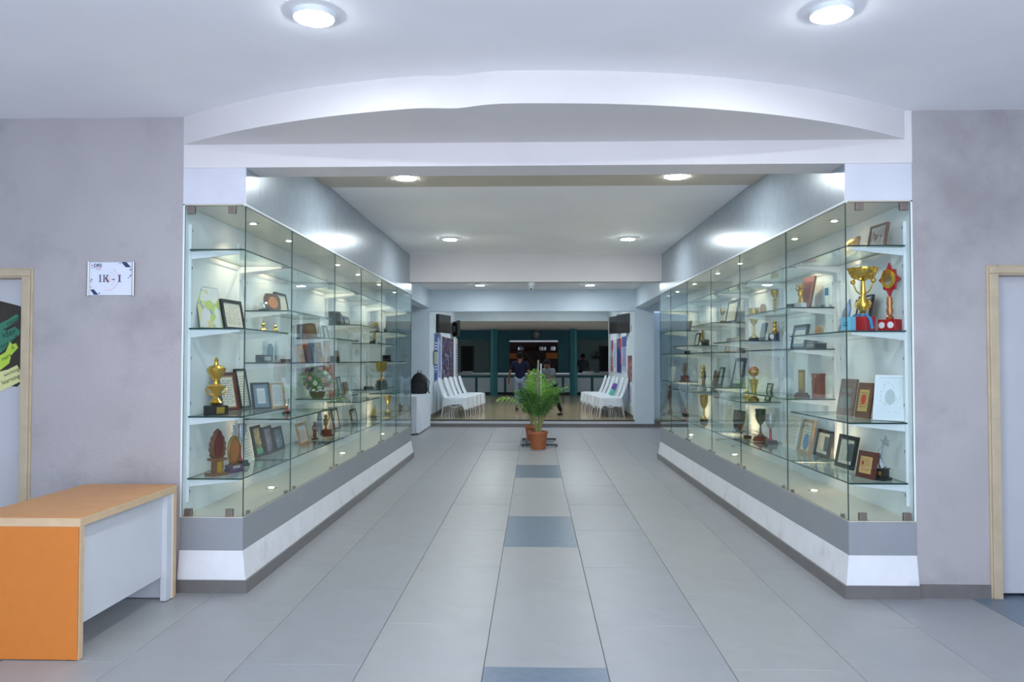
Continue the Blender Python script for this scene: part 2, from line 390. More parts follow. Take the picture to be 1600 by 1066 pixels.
# the step and the raised hall
struct('floor_hall', MB().box(-7, 7, 17.2, 34, -.1, HZ), HFLOOR)
b = MB(); b.box(-2.36, 2.25, 17.17, 17.2, 0, .075, 0); b.box(-2.36, 2.25, 17.185, 17.2, .075, .135, 1); b.box(-2.36, 2.25, 17.17, 17.2, .135, HZ+.004, 2)
struct('trim_8', b, [SKIRT, PLAST, mat('dark_nosing', (60, 56, 52), .4)])
struct('wall_hall_left', MB().box(-2.55, -2.37, 17.4, 23.2, HZ, ZC), WALLC)
struct('wall_hall_right', MB().box(2.25, 2.43, 17.4, 23.2, HZ, ZC), WALLC)
struct('baseboard_hall_left', MB().box(-2.37, -2.358, 17.4, 23.2, HZ, HZ+.09), SKIRT)
struct('baseboard_hall_right', MB().box(2.238, 2.25, 17.4, 23.2, HZ, HZ+.09), SKIRT)
struct('trim_9', MB().box(-7, 7, 23.2, 23.5, 2.69, ZC), WALLC)
struct('ceiling_canteen', MB().box(-7, 7, 23.5, 34, 2.69, 2.8), CEIL)
struct('wall_canteen_left', MB().box(-7.1, -7, 23.2, 25, HZ, 2.69).box(-7.1, -7, 28.4, 34, HZ, 2.69).box(-7.1, -7, 25, 28.4, HZ, 1.0).box(-7.1, -7, 25, 28.4, 2.3, 2.69), TEALD)   # unseen side opening, added to let sky light into the canteen
struct('wall_canteen_right', MB().box(7, 7.1, 23.2, 25, HZ, 2.69).box(7, 7.1, 28.4, 34, HZ, 2.69).box(7, 7.1, 25, 28.4, HZ, 1.0).box(7, 7.1, 25, 28.4, 2.3, 2.69), TEALD)   # matching unseen opening, added to brighten the canteen from the right
struct('wall_canteen_near_left', MB().box(-7, -2.55, 23.2, 23.3, HZ, 2.69), TEALD)
struct('wall_canteen_near_right', MB().box(2.43, 7, 23.2, 23.3, HZ, 2.69), TEALD)
struct('wall_canteen_back', MB().box(-7, 7, 33, 33.1, HZ, 2.69), GREYW)
struct('trim_10', MB().box(-7, 7, 30.2, 30.35, 2.32, 2.69), TEALD)
b = MB(); b.box(-1.45, -.97, 30.2, 30.35, HZ, 2.32); b.box(.95, 1.45, 30.2, 30.35, HZ, 2.32); b.box(-.97, .95, 30.2, 30.35, HZ, .98); b.box(-.97, .95, 30.2, 30.35, 2.29, 2.32)
struct('wall_hatch', b, TEALD)
for nm, x in (('trim_11', -1.53), ('trim_12', 1.505)):
    struct(nm, MB().lathe([(.15, 0), (.15, .06), (.14, .06), (.14, 2.53)], 20, (x, 29.15, HZ)), TEAL, smooth=True)
for nm, x in (('door_3', -2.9), ('door_4', 3.09)):
    d = struct(nm, MB().box(x-.22, x+.22, 32.96, 32.99, HZ, 2.06), DARK)
    obj('door_frame', MB().box(x-.27, x-.22, 32.94, 33, HZ, 2.11).box(x+.22, x+.27, 32.94, 33, HZ, 2.11).box(x-.27, x+.27, 32.94, 33, 2.06, 2.11), mat('dark_brown_wood', (52, 38, 32), .5), d)

# ------------------------------------------------------------------ ceiling lights
LENS = emission('led_lens', LED, LED_S)
def ceiling_light(x, y, label, z=ZC):
    t = thing('ceiling_light', label, 'ceiling light', (x, y, z), 0, 'round ceiling lights')
    obj('rim', MB().lathe([(.0905, -.024), (.096, -.022), (.098, 0)], 32), WHITEP, t)
    obj('lens', MB().lathe([(.084, -.0275), (.090, -.0245)], 32), LENS, t)
LIGHTS = [(-1.016, 3.46, 'left of the two large round lights on the front ceiling'), (1.359, 3.49, 'right of the two large round lights on the front ceiling'),
          (-1.115, 6.56, 'left round light just behind the passage beam'), (1.228, 6.57, 'right round light just behind the passage beam'),
          (-1.10, 9.93, 'left round light halfway down the passage ceiling'), (1.225, 9.97, 'right round light halfway down the passage ceiling'),
          (-1.14, 16.05, 'small left round light beyond the far beam'), (1.18, 16.1, 'small right round light beyond the far beam')]
for x, y, l in LIGHTS: ceiling_light(x, y, l)
for (x, y, l) in ((-1.1, 12.9, 'left round light hidden above the potted palms'), (1.2, 12.9, 'right round light hidden above the potted palms'), (-1.1, .45, 'left round light overhead behind the viewer'), (1.3, .45, 'right round light overhead behind the viewer'),
        (-1.1, 19.0, 'left round light above the nearest hall chairs'), (1.1, 19.0, 'right round light above the nearest hall chairs'), (-1.1, 21.6, 'left round light above the farthest hall chairs'), (1.1, 21.6, 'right round light above the farthest hall chairs')):
    ceiling_light(x, y, l)

# ------------------------------------------------------------------ the two display cabinets
LBAY = [4.93, 5.90, 7.19, 8.30, 9.42, 10.45, YE]; RBAY = [4.93, 6.06, 7.36, 8.5, 9.75, 10.85, YE]
LEVA = {'L': [.725, 1.13, 1.71, 2.23], 'R': [.715, 1.10, 1.69, 2.24]}
LEVB = {'L': [.725, 1.04, 1.48, 1.89, 2.23], 'R': [.715, 1.195, 1.59, 1.92, 2.24]}
ZG0, ZG1 = .481, 2.515
SPOTL = emission('spot_lens', WARM, 60)
def cabinet(side):
    s = -1 if side == 'L' else 1
    XG = XLG if side == 'L' else XRG; D = (XLG-XLB) if side == 'L' else XRB-XRG
    bays = [y-YF for y in (LBAY if side == 'L' else RBAY)]; Lc = YE-YF
    t = thing('display_cabinet', 'long glass trophy cabinet built along the %s side of the passage' % ('left' if side == 'L' else 'right'), 'display cabinet',
              (XG, YF, 0), 0 if side == 'L' else .0109, 'glass trophy cabinets')
    def bx(b, u0, u1, v0, v1, z0, z1, mi=0, sides=None):
        a, c = (s*u0, s*u1) if s > 0 else (s*u1, s*u0)
        return b.box(a, c, v0, v1, z0, z1, mi, None, sides)
    # plinth, stone band, skirting
    pb = MB(); prof = [(-.03, .08), (-.004, .262), (D, .262), (D, 0), (-.03, 0)]
    n = len(prof)
    v = [(s*u, -.03 if k == 0 or k == 4 else (-.004 if k == 1 else 0), z) for k, (u, z) in enumerate(prof)]
    v = [(s*-.03, -.03, 0), (s*-.03, -.03, .08), (s*-.002, -.002, .262), (s*D, -.03, 0), (s*D, -.03, .08), (s*D, -.002, .262),
         (s*-.03, Lc+.03, 0), (s*-.03, Lc+.03, .08), (s*-.002, Lc+.002, .262), (s*D, Lc+.03, 0), (s*D, Lc+.03, .08), (s*D, Lc+.002, .262)]
    pb.add(v, [(0, 3, 4, 1), (1, 4, 5, 2), (0, 1, 7, 6), (1, 2, 8, 7), (6, 7, 10, 9), (7, 8, 11, 10), (2, 5, 11, 8), (3, 9, 10, 4), (4, 10, 11, 5)])
    obj('plinth', pb, PLAST, t)
    obj('stone_band', bx(MB(), .0, D, 0, Lc, .262, .474), STONE, t)
    sk = MB(); bx(sk, -.045, -.03, -.045, Lc+.03, 0, .082); bx(sk, -.03, D-.002, -.045, -.03, 0, .082); bx(sk, -.045, D, Lc+.03, Lc+.045, 0, .082)
    obj('skirting', sk, SKIRT, t)
    obj('base_board', bx(MB(), .0, D, 0, Lc, .474, .480), CREAM, t)
    obj('back_panel', bx(MB(), D-.012, D, 0, Lc, .480, ZG1), INNER, t)
    obj('soffit', bx(MB(), .0, D-.012, 0, Lc, ZG1+.001, ZG1+.008), CREAM, t)
    obj('end_head_panel', bx(MB(), .0, D, -.0, .012, ZG1+.009, ZBM-.001), LAMW, t)
    cuts = [.264, 7.2-YF, 9.42-YF, 11.53-YF]
    for k in range(3):
        obj('fascia_board', bx(MB(), .0, D, cuts[k]+.0015, cuts[k+1]-.0015, ZG1+.009, ZC-.0005 if k else ZC-.0005), LAMI, t)
    fh = bx(MB(), .0, D, .012, .264, ZG1+.009, ZBM-.001); obj('fascia_board', fh, LAMI, t)
    obj('fascia_board', bx(MB(), .0, D, 11.53-YF+.001, Lc, ZG1+.009, 2.686), LAMI, t)
    obj('glass_channel', bx(MB(), -.003, .012, -.003, Lc, ZG1-.006, ZG1+.009), WHITEP, t)
    # panes
    side_e = [1, 1, 1, 0, 1, 0]
    for k in range(6):
        obj('glass_pane', bx(MB(), .0, .008, bays[k]+(.0015 if k else .009), bays[k+1]-.0015, ZG0, ZG1-.006, 0, side_e), [GLASS, EDGE], t)
        for v0 in (bays[k]+.10, bays[k+1]-.10):
            obj('pane_clip', bx(MB(), -.006, .016, v0-.012, v0+.012, .481, .505), CLAMP, t, bevel=.002)
    end_e = [1, 1, 0, 1, 0, 1]
    obj('end_pane', bx(MB(), .0, D-.013, 0, .008, ZG0, ZG1-.006, 0, end_e), [GLASS, EDGE], t)
    obj('end_pane', bx(MB(), .010, D-.013, Lc-.008, Lc, ZG0, ZG1-.006, 0, end_e), [GLASS, EDGE], t)
    for u in (.09, D-.055):
        for z in (.481, ZG1-.056):
            obj('clamp', bx(MB(), u-.024, u+.024, -.008, .02, z, z+.05), CLAMP, t, bevel=.003)
    # shelves, brackets, uprights
    for k in range(6):
        lev = (LEVB if k % 2 else LEVA)[side][:]
        if side == 'L' and k == 2: lev = sorted(lev+[1.48])
        v0, v1 = bays[k]+.022, bays[k+1]-.022
        for z in lev:
            obj('glass_shelf', bx(MB(), .022, D-.035, v0, v1, z-.01, z, 0, [0, 0, 1, 1, 1, 1]), [SHELFG, EDGE], t)
            for q in (v0+.05, v1-.05):
                poly = [(s*(D-.03), z-.011), (s*.06, z-.011), (s*.06, z-.024), (s*(D-.03), z-.062)]
                obj('shelf_bracket', MB().prism(poly, q-.007, q+.007), WHITEP, t)
        for q in (v0+.05, v1-.05):
            up_ = bx(MB(), D-.030, D-.012, q-.014, q+.014, .56, 2.40); st = obj('shelf_upright', up_, WHITEP, t)
            sl = MB()
            for z in (.62, .9, 1.2, 1.5, 1.8, 2.1, 2.35): bx(sl, D-.0312, D-.030, q-.003, q+.003, z, z+.02)
            obj('slots', sl, DARK, st)['kind'] = 'stuff'
    # spots in the top, uplights in the base
    def lamp(name, u, v, z, down):
        p = obj(name, MB().lathe([(.045, -.004 if down else 0), (.045, 0 if down else .004)], 20, (s*u, v, z)), STEEL, t)
        obj('lens', MB().lathe([(.020, -.006 if down else .004), (.020, -.004 if down else .006)], 16, (s*u, v, z)), SPOTL, p)
        l = bpy.data.lights.new('spot_beam', 'SPOT'); l.energy = 13 if down else 24; l.color = WARM if down else (1.0, .72, .44); l.spot_size = R(120 if down else 110); l.spot_blend = .8; l.shadow_soft_size = .03
        o = bpy.data.objects.new('spot_beam', l); COL.objects.link(o); o.parent = p; o.location = (s*u, v, z+(-.02 if down else .02))
        if not down: o.rotation_euler.x = PI
    for y in (5.6, 6.42, 8.05, 8.98, 10.2, 11.35): lamp('spotlight', .20, y-YF, ZG1+.001, True)
    for y in (6.04, 8.30, 10.47): lamp('uplight', .20, y-YF, .480, False)
    return t
cabinet('L'); cabinet('R')
# ------------------------------------------------------------------ things on the shelves
BAYW = ['nearest', 'second', 'third', 'fourth', 'fifth', 'farthest']
def where(side, lev, z, bay):
    L_ = (LEVA if bay % 2 else LEVB)[side][:]
    if side == 'L' and bay == 3: L_ = sorted(L_+[1.48])
    k = min(range(len(L_)), key=lambda q: abs(L_[q]-z))
    return '%s shelf, %s bay, %s cabinet' % (['bottom', 'second', 'third', 'fourth', 'fifth'][k], BAYW[bay-1], 'left' if side == 'L' else 'right')
def ring(w, h, bd, t, y0=0):
    b = MB(); b.box(-w/2, w/2, y0, y0+t, 0, bd); b.box(-w/2, w/2, y0, y0+t, h-bd, h); b.box(-w/2, -w/2+bd, y0, y0+t, bd, h-bd); b.box(w/2-bd, w/2, y0, y0+t, bd, h-bd)
    return b
STY = {'black': (BLK, PCERT, .10), 'blackgrey': (BLK, PCERTG, .09), 'maho': (MAHO, PMAHO, .11), 'wood': (WOOD, PCERTG, .10), 'goldgreen': (BLK, PGG, .12),
       'violet': (BLK, PVIO, .12), 'bluepic': (BLK, PBLU, .12), 'greenframe': (GREENF, PCERTG, .11), 'silverpic': (BROWN, PSIL, .08), 'poster': (BLK, PPOST, .05),
       'whiteframe': (WHITEF, PEMB, .08), 'blueoval': (WOOD, PBLUE, .10), 'blackphoto': (BLK, PCERTP, .13)}
PLQ = {'tan': (TAN, None), 'brown': (BROWN, BRONZE), 'bluegrey': (BGREY, None), 'darkgrey': (DGREY, None), 'gold': (WOOD, GOLD), 'greywood': (GREYWD, None),
       'redgold': (BROWN, PRED), 'mahoplaque': (MAHO, PGOLDP), 'leather': (LEATH, MAHO)}
def frame_item(side, z, x, y, w, h, ang, style, label):
    cat = 'plaque' if style in PLQ else ('award' if style == 'mountain' else 'picture frame')
    if style in ('white', 'art'): cat = 'certificate'
    nm = {'plaque': 'award_plaque', 'award': 'photo_award', 'picture frame': 'framed_certificate', 'certificate': 'certificate'}[cat]
    t = thing(nm, label, cat, (x, y, z), R(90-ang), 'framed certificates and plaques in the cabinets')
    lean = R(11); th = .018 if style not in ('white', 'art') else .006
    def put(name, b, mats, par=t):
        o = obj(name, b, mats, par)
        if par is t: o.rotation_euler.x = -lean; o.location.z = th*math.sin(lean)+.0006
        return o
    mn = min(w, h)
    if style in STY:
        fm, pm, k = STY[style]; bd = max(.012, k*mn)
        put('frame', ring(w, h, bd, th), fm)
        ins = 0
        if style == 'maho':
            put('inner_frame', ring(w-2*bd-.002, h-2*bd-.002, .010, .006, .006), WOOD).location.z += 0
            t.children[-1].location = Vector(t.children[-1].location)+Vector((0, bd*math.sin(lean), bd*math.cos(lean)))
        if style == 'blackgrey':
            put('mount', MB().box(-w/2+bd, w/2-bd, .006, .010, bd, h-bd), BGREY); ins = .03*1
        put('print', MB().box(-w/2+bd+ins, w/2-bd-ins, .004 if ins else .008, .0055 if ins else .012, bd+ins, h-bd-ins), pm)
        if style == 'goldgreen': put('band', MB().box(-w/2+bd, w/2-bd, .004, .007, bd, bd+.18*h), GREENB)
        put('backing', MB().box(-w/2+.004, w/2-.004, th, th+.004, .004, h-.004), BROWN)
    elif style in PLQ:
        bm, pm = PLQ[style]
        e = .12*mn
        poly = [(-w/2, 0), (w/2, 0), (w/2, h-e), (w/2-e, h), (-w/2+e, h), (-w/2, h-e)] if style in ('brown', 'gold') else [(-w/2, 0), (w/2, 0), (w/2, h), (-w/2, h)]
        put('board', MB().prism(poly, 0, th), bm)
        if pm: put('plate', MB().box(-w*.32, w*.32, -.003, 0, h*.18, h*.80), pm)
        else: put('plate', MB().box(-w*.3, w*.3, -.002, 0, h*.62, h*.74).box(-w*.36, w*.36, -.002, 0, h*.2, h*.5), mat('worn_plate', (150, 148, 140), .5, metal=.3))
    elif style == 'mountain':
        put('photo', MB().prism([(-w/2, 0), (w/2, 0), (w/2*.9, h*.7), (w*.15, h), (-w*.1, h*.8), (-w/2*.95, h*.62)], 0, .014), PMTN)
        put('foot', MB().box(-w*.4, w*.4, -.012, .03, 0, .012), BLK)
    else:
        put('sheet', MB().box(-w/2, w/2, 0, th, 0, h), CRYST if style == 'art' else WHITEF)
        put('print', MB().box(-w/2+.01, w/2-.01, -.0015, 0, .01, h-.01), PART if style == 'art' else PCERT)
    return t
def cup_prof(H, z0, rm=.16):
    """goblet outline: foot, stem with knop, bowl"""
    h = H-z0; q = [(.30, 0), (.30, .03), (.12, .10), (.07, .2), (.11, .27), (.07, .33), (.08, .42), (.26, .52), (.36, .68), (.38, .86), (.42, .98), (.43, 1.0), (.38, .97)]
    return [(r*rm/.43*H, z0+z*h) for r, z in q]
def handles(b, H, z0, z1, r, n=1):
    for s in (-1, 1):
        P = [(s*r*.75, 0, z1), (s*r*1.35, 0, z1+.02*H), (s*r*1.6, 0, (z0+z1)/2+.03*H), (s*r*1.2, 0, z0+.02*H), (s*r*.55, 0, z0)]
        b.tube(P, .012*H+.001, 6)
def trophy(kind, side, z, x, y, H, label):
    cats = {'bouquet': ('flower_bouquet', 'bouquet'), 'bluebox': ('gift_box', 'box'), 'blackbox': ('award_box', 'box'), 'brownbox': ('award_box', 'box'),
            'flame': ('statuette', 'statuette'), 'figure': ('figurine', 'figurine'), 'crystal': ('crystal_award', 'award'), 'ovalglass': ('oval_award', 'award'),
            'crystalblock': ('crystal_award', 'award'), 'roundplaque': ('award_plaque', 'plaque'), 'redtower': ('award_plaque', 'plaque'), 'labelglass': ('crystal_award', 'award'),
            'arch': ('wooden_award', 'award'), 'goldbar': ('bar_award', 'award'), 'shield': ('shield_award', 'award')}
    nm, cat = cats.get(kind, ('trophy', 'trophy'))
    t = thing(nm, label, cat, (x, y, z+.0005), R(58) if side == 'L' else R(-58), 'awards and trophies in the cabinets')
    B = lambda: MB()
    w = H*.22
    if kind == 'urn':
        hb = .16*H; w = .062
        obj('base', B().box(-w, w, -w*.8, w*.8, 0, hb), BLK, t, bevel=.003); obj('plate', B().box(-w*.5, w*.5, -w*.8-.002, -w*.8, hb*.15, hb*.85), GOLD, t)
        obj('lower_urn', B().lathe([(.03, hb), (.045, hb+.02), (.018, hb+.05), (.02, hb+.07), (.055, .46*H), (.06, .50*H), (.03, .53*H)], 16), GOLD, t, True)
        obj('upper_urn', B().lathe([(.02, .53*H), (.016, .57*H), (.02, .60*H), (.058, .74*H), (.062, .80*H), (.045, .84*H), (.02, .86*H)], 16), GOLD, t, True)
        obj('finial', B().lathe([(.016, .86*H), (.012, .92*H), (.016, .94*H), (.004, H)], 12), GOLD, t, True)
        hd = B(); handles(hd, H, .34*H, .47*H, .05); obj('handles', hd, GOLD, t, True)
    elif kind in ('goldcup', 'silvercup', 'darkcup', 'goldbowl'):
        mm = {'goldcup': GOLD, 'silvercup': SILV, 'darkcup': PEWT, 'goldbowl': GOLD}[kind]
        hb = .14*H if kind != 'goldcup' else .10*H; w = min(.07, .15*H+.006)
        if kind == 'goldbowl': hb = .26*H
        obj('base', B().lathe([(w, 0), (w, hb*.3), (w*.9, hb*.3), (w*.85, hb)], 16) if kind == 'goldcup' else B().box(-w, w, -w, w, 0, hb*.5).box(-w*.85, w*.85, -w*.85, w*.85, hb*.5, hb), BLK if kind != 'darkcup' else MAHO, t)
        pr = cup_prof(H, hb, .17 if kind != 'goldbowl' else .24)
        if kind == 'silvercup':
            obj('stem', B().lathe([(.02, hb), (.012, hb+.03), (.012, .5*H)], 10), REDL, t, True)
            pr = [(r, zz) for r, zz in pr if zz > .48*H]
        obj('cup', B().lathe(pr, 18), mm, t, True)
        hd = B(); handles(hd, H, .62*H, .88*H, .13*H if kind != 'goldbowl' else .18*H); obj('handles', hd, mm, t, True)
    elif kind == 'goldmini':
        obj('base', B().lathe([(.030, 0), (.032, .15*H), (.014, .35*H), (.010, .5*H)], 12), GOLD, t, True)
        obj('spire', B().lathe([(.010, .5*H), (.018, .62*H), (.008, .75*H), (.002, H)], 10), GOLD, t, True)
    elif kind == 'flame':
        obj('base', B().box(-.062, .062, -.05, .05, 0, .014).box(-.03, .03, -.024, .024, .014, .32*H).box(-.05, .05, -.04, .04, .32*H, .37*H), BROWN, t)
        obj('plate', B().box(-.02, .02, -.027, -.024, .05*H, .30*H), GOLD, t)
        pl = []
        n = 11
        for k in range(n): 
            q = k/(n-1); r = .052*math.sin(PI*(.18+.82*q))**.8*(1.15-.25*q); pl.append((r+(.006 if k % 2 else -.002), .37*H+.63*H*q))
        poly = [(-r, zz) for r, zz in pl]+[(r, zz) for r, zz in reversed(pl)]
        obj('flame', B().prism(poly, -.014, .014), BROWN, t); obj('inner_carving', B().prism([(a*.6, .37*H+(c-.37*H)*.86+.012) for a, c in poly], -.02, .02), MAHO, t)
    elif kind == 'oval':
        obj('base', B().box(-.055, .055, -.035, .035, 0, .022).box(-.05, .05, -.03, .03, .022, .16*H+.012), PURP, t, bevel=.003)
        obj('plate', B().box(-.03, .03, -.032, -.03, .03, .048), SILV, t)
        M = Matrix.Translation((0, 0, .60*H)) @ Matrix.Rotation(PI/2, 4, 'X')
        obj('medallion', B().lathe([(.046, -.008), (.05, -.005), (.05, .005), (.046, .008)], 28, (0, 0, 0), 0, 1, .42*H/.05, M), BRONZE, t, True)
        obj('relief', B().lathe([(.036, -.0105), (.036, .0105)], 24, (0, 0, 0), 0, 1, .42*H/.05, M), COPPER, t)
    elif kind == 'crystal':
        k = hash_(x, y) % 3
        obj('base', B().box(-.032, .032, -.022, .022, 0, .08*H+.006), BLK if k else SILV, t)
        z0 = .08*H+.006
        if k == 0: g = B().lathe([(.028, z0), (.03, .3*H), (.02, .8*H), (.004, H)], 6)
        elif k == 1: g = B().prism([(-.026, z0), (.026, z0), (.032, .55*H), (.014, H), (-.02, .88*H), (-.032, .5*H)], -.011, .011)
        else: g = B().lathe([(.022, z0), (.012, .25*H), (.02, .4*H), (.034, .7*H), (.026, .9*H), (.004, H)], 10)
        obj('crystal', g, CRYST, t)
        obj('core', B().lathe([(.006, z0), (.009, .4*H), (.003, .8*H)], 6), SILV, t)
    elif kind == 'crystalblock':
        obj('block', B().box(-.055, .055, -.04, .04, 0, .36*H), DGREY, t, bevel=.003)
        obj('plate', B().box(-.03, .03, -.042, -.04, .08*H, .28*H), SILV, t)
        obj('crystal', B().lathe([(.024, .36*H), (.014, .5*H), (.026, .66*H), (.014, .8*H), (.022, .92*H), (.004, H)], 8), CRYST, t)
        obj('figure', B().lathe([(.012, .36*H), (.006, .6*H), (.011, .75*H), (.003, .95*H)], 8), SILV, t, True)
    elif kind == 'ovalglass':
        obj('base', B().box(-.03, .03, -.02, .02, 0, .08*H), SILV, t)
        M = Matrix.Translation((0, 0, .54*H)) @ Matrix.Rotation(PI/2, 4, 'X')
        obj('oval', B().lathe([(.028, -.007), (.032, -.004), (.032, .004), (.028, .007)], 24, (0, 0, 0), 0, 1, .46*H/.032, M), BGREY, t, True)
    elif kind == 'roundplaque':
        r = H/2
        o = obj('board', B().prism([(-r*.85, 0), (r*.85, 0), (r, H*.3), (r, H*.75), (r*.7, H), (-r*.7, H), (-r, H*.75), (-r, H*.3)], 0, .018), BROWN, t); o.rotation_euler.x = -R(10); o.location.z = .004
        M = Matrix.Translation((0, -.001, H*.5)) @ Matrix.Rotation(PI/2, 4, 'X')
        o = obj('disc', B().lathe([(r*.66, 0), (r*.6, .006)], 24, (0, 0, 0), 0, 1, 1, M), COPPER, t); o.rotation_euler.x = -R(10); o.location.z = .004
    elif kind == 'blackbox':
        wd = max(.03, min(.06, H*.6))
        obj('box', B().box(-wd, wd, -.03, .03, 0, H*.86), BLK, t, bevel=.002); obj('lid', B().box(-wd-.002, wd+.002, -.032, .032, H*.86, H), DGREY, t)
    elif kind == 'brownbox':
        obj('box', B().box(-.042, .042, -.03, .03, 0, H*.9), LEATH, t, bevel=.002); obj('lid', B().box(-.043, .043, -.031, .031, H*.9, H), LEATH, t); obj('clasp', B().box(-.006, .006, -.034, -.03, H*.82, H*.93), GOLD, t)
    elif kind == 'bluebox':
        obj('box', B().box(-.035, .035, -.03, .03, 0, H*.95), BLUEL, t, bevel=.002); obj('lettering', B().box(-.018, .018, -.031, -.03, H*.3, H*.42).box(-.012, .02, -.031, -.03, H*.5, H*.58), BLUER, t)
    elif kind == 'bouquet':
        rnd = random.Random(3)
        obj('basket', B().lathe([(.05, 0), (.07, .02), (.08, .20*H), (.075, .20*H), (.05, .05)], 16), mat('wicker', (126, 108, 80), .7, var=.2, scale=40, bump=.5, bscale=80), t, True)
        pal = [mat('petal_%s' % a, c, .6) for a, c in (('red', (150, 40, 44)), ('pink', (196, 120, 140)), ('white', (220, 214, 200)), ('lime', (140, 180, 90)), ('purple', (110, 70, 110)), ('orange', (200, 110, 60)))]
        gr = B(); cz = .62*H; rr = .135
        for k in range(60):
            u = 1-2*(k+.5)/60; a = k*2.39996; q = math.sqrt(1-u*u); d = Vector((q*math.cos(a), q*math.sin(a), u)); p = Vector((0, 0, cz))+d*rr*.85; sd = d.cross(Vector((.3, .2, 1))).normalized(); l = rnd.uniform(.03, .055)
            gr.add([p, p+d*l*.5+sd*.012, p+d*l, p+d*l*.5-sd*.012], [(0, 1, 2, 3)])
        gr.ball((0, 0, cz), rr*.85, 14); gr.lathe([(.03, .1*H), (.02, .3*H), (.06, .4*H)], 10)
        obj('foliage', gr, LEAF[2], t)
        for k in range(44):
            u = 1-1.75*(k+.5)/44; a = k*2.39996; q = math.sqrt(max(0, 1-u*u)); d = Vector((q*math.cos(a), q*math.sin(a), u))
            M = Matrix.Translation(Vector((0, 0, cz))+d*rr) @ d.to_track_quat('Z', 'Y').to_matrix().to_4x4()
            obj('flower', B().lathe([(.006, -.02), (.018, -.006), (.025, .006), (.014, .013), (.004, .010)], 8, (0, 0, 0), 0, 1, 1, M), pal[(k*5+k//3) % 6], t, True)
        obj('ribbon', B().tube([(-.07, -.06, .2*H), (-.04, -.09, .27*H), (0, -.09, .22*H), (.04, -.09, .27*H), (.07, -.06, .2*H)], .008, 6), WHITEF, t, True)
    elif kind == 'redtower':
        obj('tower', B().prism([(-.03, 0), (.03, 0), (.026, H), (-.026, H)], -.015, .015), mat('coral_red', (206, 104, 82), .5), t)
        obj('plate', B().box(-.018, .018, -.017, -.015, H*.1, H*.5), SILV, t)
    elif kind == 'figure':
        fm = BROWN if hash_(x, y) % 2 else DGREY
        obj('base', B().lathe([(.035, 0), (.035, .06*H), (.028, .08*H)], 12), BLK, t)
        b = B(); b.lathe([(.012, .08*H), (.02, .2*H), (.018, .4*H), (.026, .6*H), (.03, .72*H), (.012, .80*H), (.010, .83*H)], 10); b.ball((0, 0, .90*H), .10*H if .10*H < .024 else .024, 10)
        b.tube([(-.028, 0, .70*H), (-.036, -.006, .55*H), (-.022, -.02, .46*H)], .007, 6); b.tube([(.028, 0, .70*H), (.038, -.004, .56*H), (.03, -.012, .42*H)], .007, 6)
        obj('figure', b, fm, t, True)
    elif kind == 'mahocluster':
        obj('base', B().box(-.06, .06, -.045, .045, 0, .10*H).box(-.05, .05, -.036, .036, .10*H, .30*H), MAHO, t, bevel=.003)
        b = B(); b.lathe([(.02, .3*H), (.012, .42*H), (.024, .55*H), (.028, .72*H), (.012, .80*H)], 12); b.ball((0, 0, .88*H), .02, 10); b.tube([(.024, 0, .7*H), (.05, 0, .8*H), (.045, 0, .98*H)], .007, 6)
        obj('figure', b, BRONZE, t, True)
    elif kind == 'goldtall':
        obj('base', B().box(-.045, .045, -.045, .045, 0, .13*H), BLK, t, bevel=.003)
        M = Matrix.Translation((0, -.0455, .065*H)) @ Matrix.Rotation(PI/2, 4, 'X')
        obj('disc', B().lathe([(.024, 0), (.022, .003)], 18, (0, 0, 0), 0, 1, 1, M), WHITEF, t)
        pr = [(.03, .13*H), (.034, .16*H)]
        for k in range(9):
            z0 = .16*H+.6*H*k/9; pr += [(.012, z0+.005), (.022, z0+.03*H), (.012, z0+.062*H)]
        obj('column', B().lathe(pr, 14), GOLD, t, True)
        obj('cup', B().lathe([(.012, .76*H), (.036, .84*H), (.040, .90*H), (.014, .93*H), (.018, .96*H), (.003, H)], 14), GOLD, t, True)
    elif kind == 'goldflame':
        obj('base', B().box(-.035, .035, -.025, .025, 0, .2*H), BLK, t)
        obj('flame', B().prism([(-.02, .2*H), (.022, .2*H), (.04, .5*H), (.02, .75*H), (.024, H), (-.004, .8*H), (-.03, .6*H), (-.04, .4*H)], -.01, .01), GOLD, t)
    elif kind == 'filigree':
        bb = .22*H
        obj('base', B().box(-.055, .055, -.05, .05, 0, bb), REDL, t, bevel=.003)
        obj('stem', B().lathe([(.03, bb), (.03, bb+.01), (.014, .27*H), (.034, .36*H), (.038, .44*H), (.014, .53*H), (.018, .60*H), (.012, .78*H)], 16), GOLD, t, True)
        bowl = B().lathe([(.012, .76*H), (.05, .80*H), (.085, .88*H), (.09, .96*H), (.084, .96*H), (.05, .83*H)], 20); 
        for k in range(70):
            a = k*2.39996; q = k/70; zz = .80*H+.16*H*q; r = .05+.042*q**.6; bowl.ball((r*math.cos(a), r*math.sin(a), zz), .0085, 6)
        obj('bowl', bowl, GOLD, t, True)
        for s_ in (-1, 1):
            c = obj('side_arm', B().tube([(s_*.018, 0, .56*H), (s_*.05, 0, .62*H), (s_*.07, 0, .72*H)], .005, 6).ball((s_*.075, 0, .76*H), .017, 10), GOLD, t, True)
        hd = B(); handles(hd, H, .33*H, .46*H, .036); obj('handles', hd, GOLD, t, True)
        obj('ribbon', B().tube([(-.035, -.03, .25*H), (-.06, -.05, .18*H), (-.07, -.052, .02*H)], .011, 6).tube([(.035, -.03, .25*H), (.07, -.03, .18*H), (.085, -.03, .03*H)], .011, 6).lathe([(.036, .225*H), (.036, .26*H)], 14), BLUER, t, True)
    elif kind == 'starshield':
        obj('base', B().box(-.06, .06, -.04, .04, 0, .17*H), REDL, t, bevel=.003)
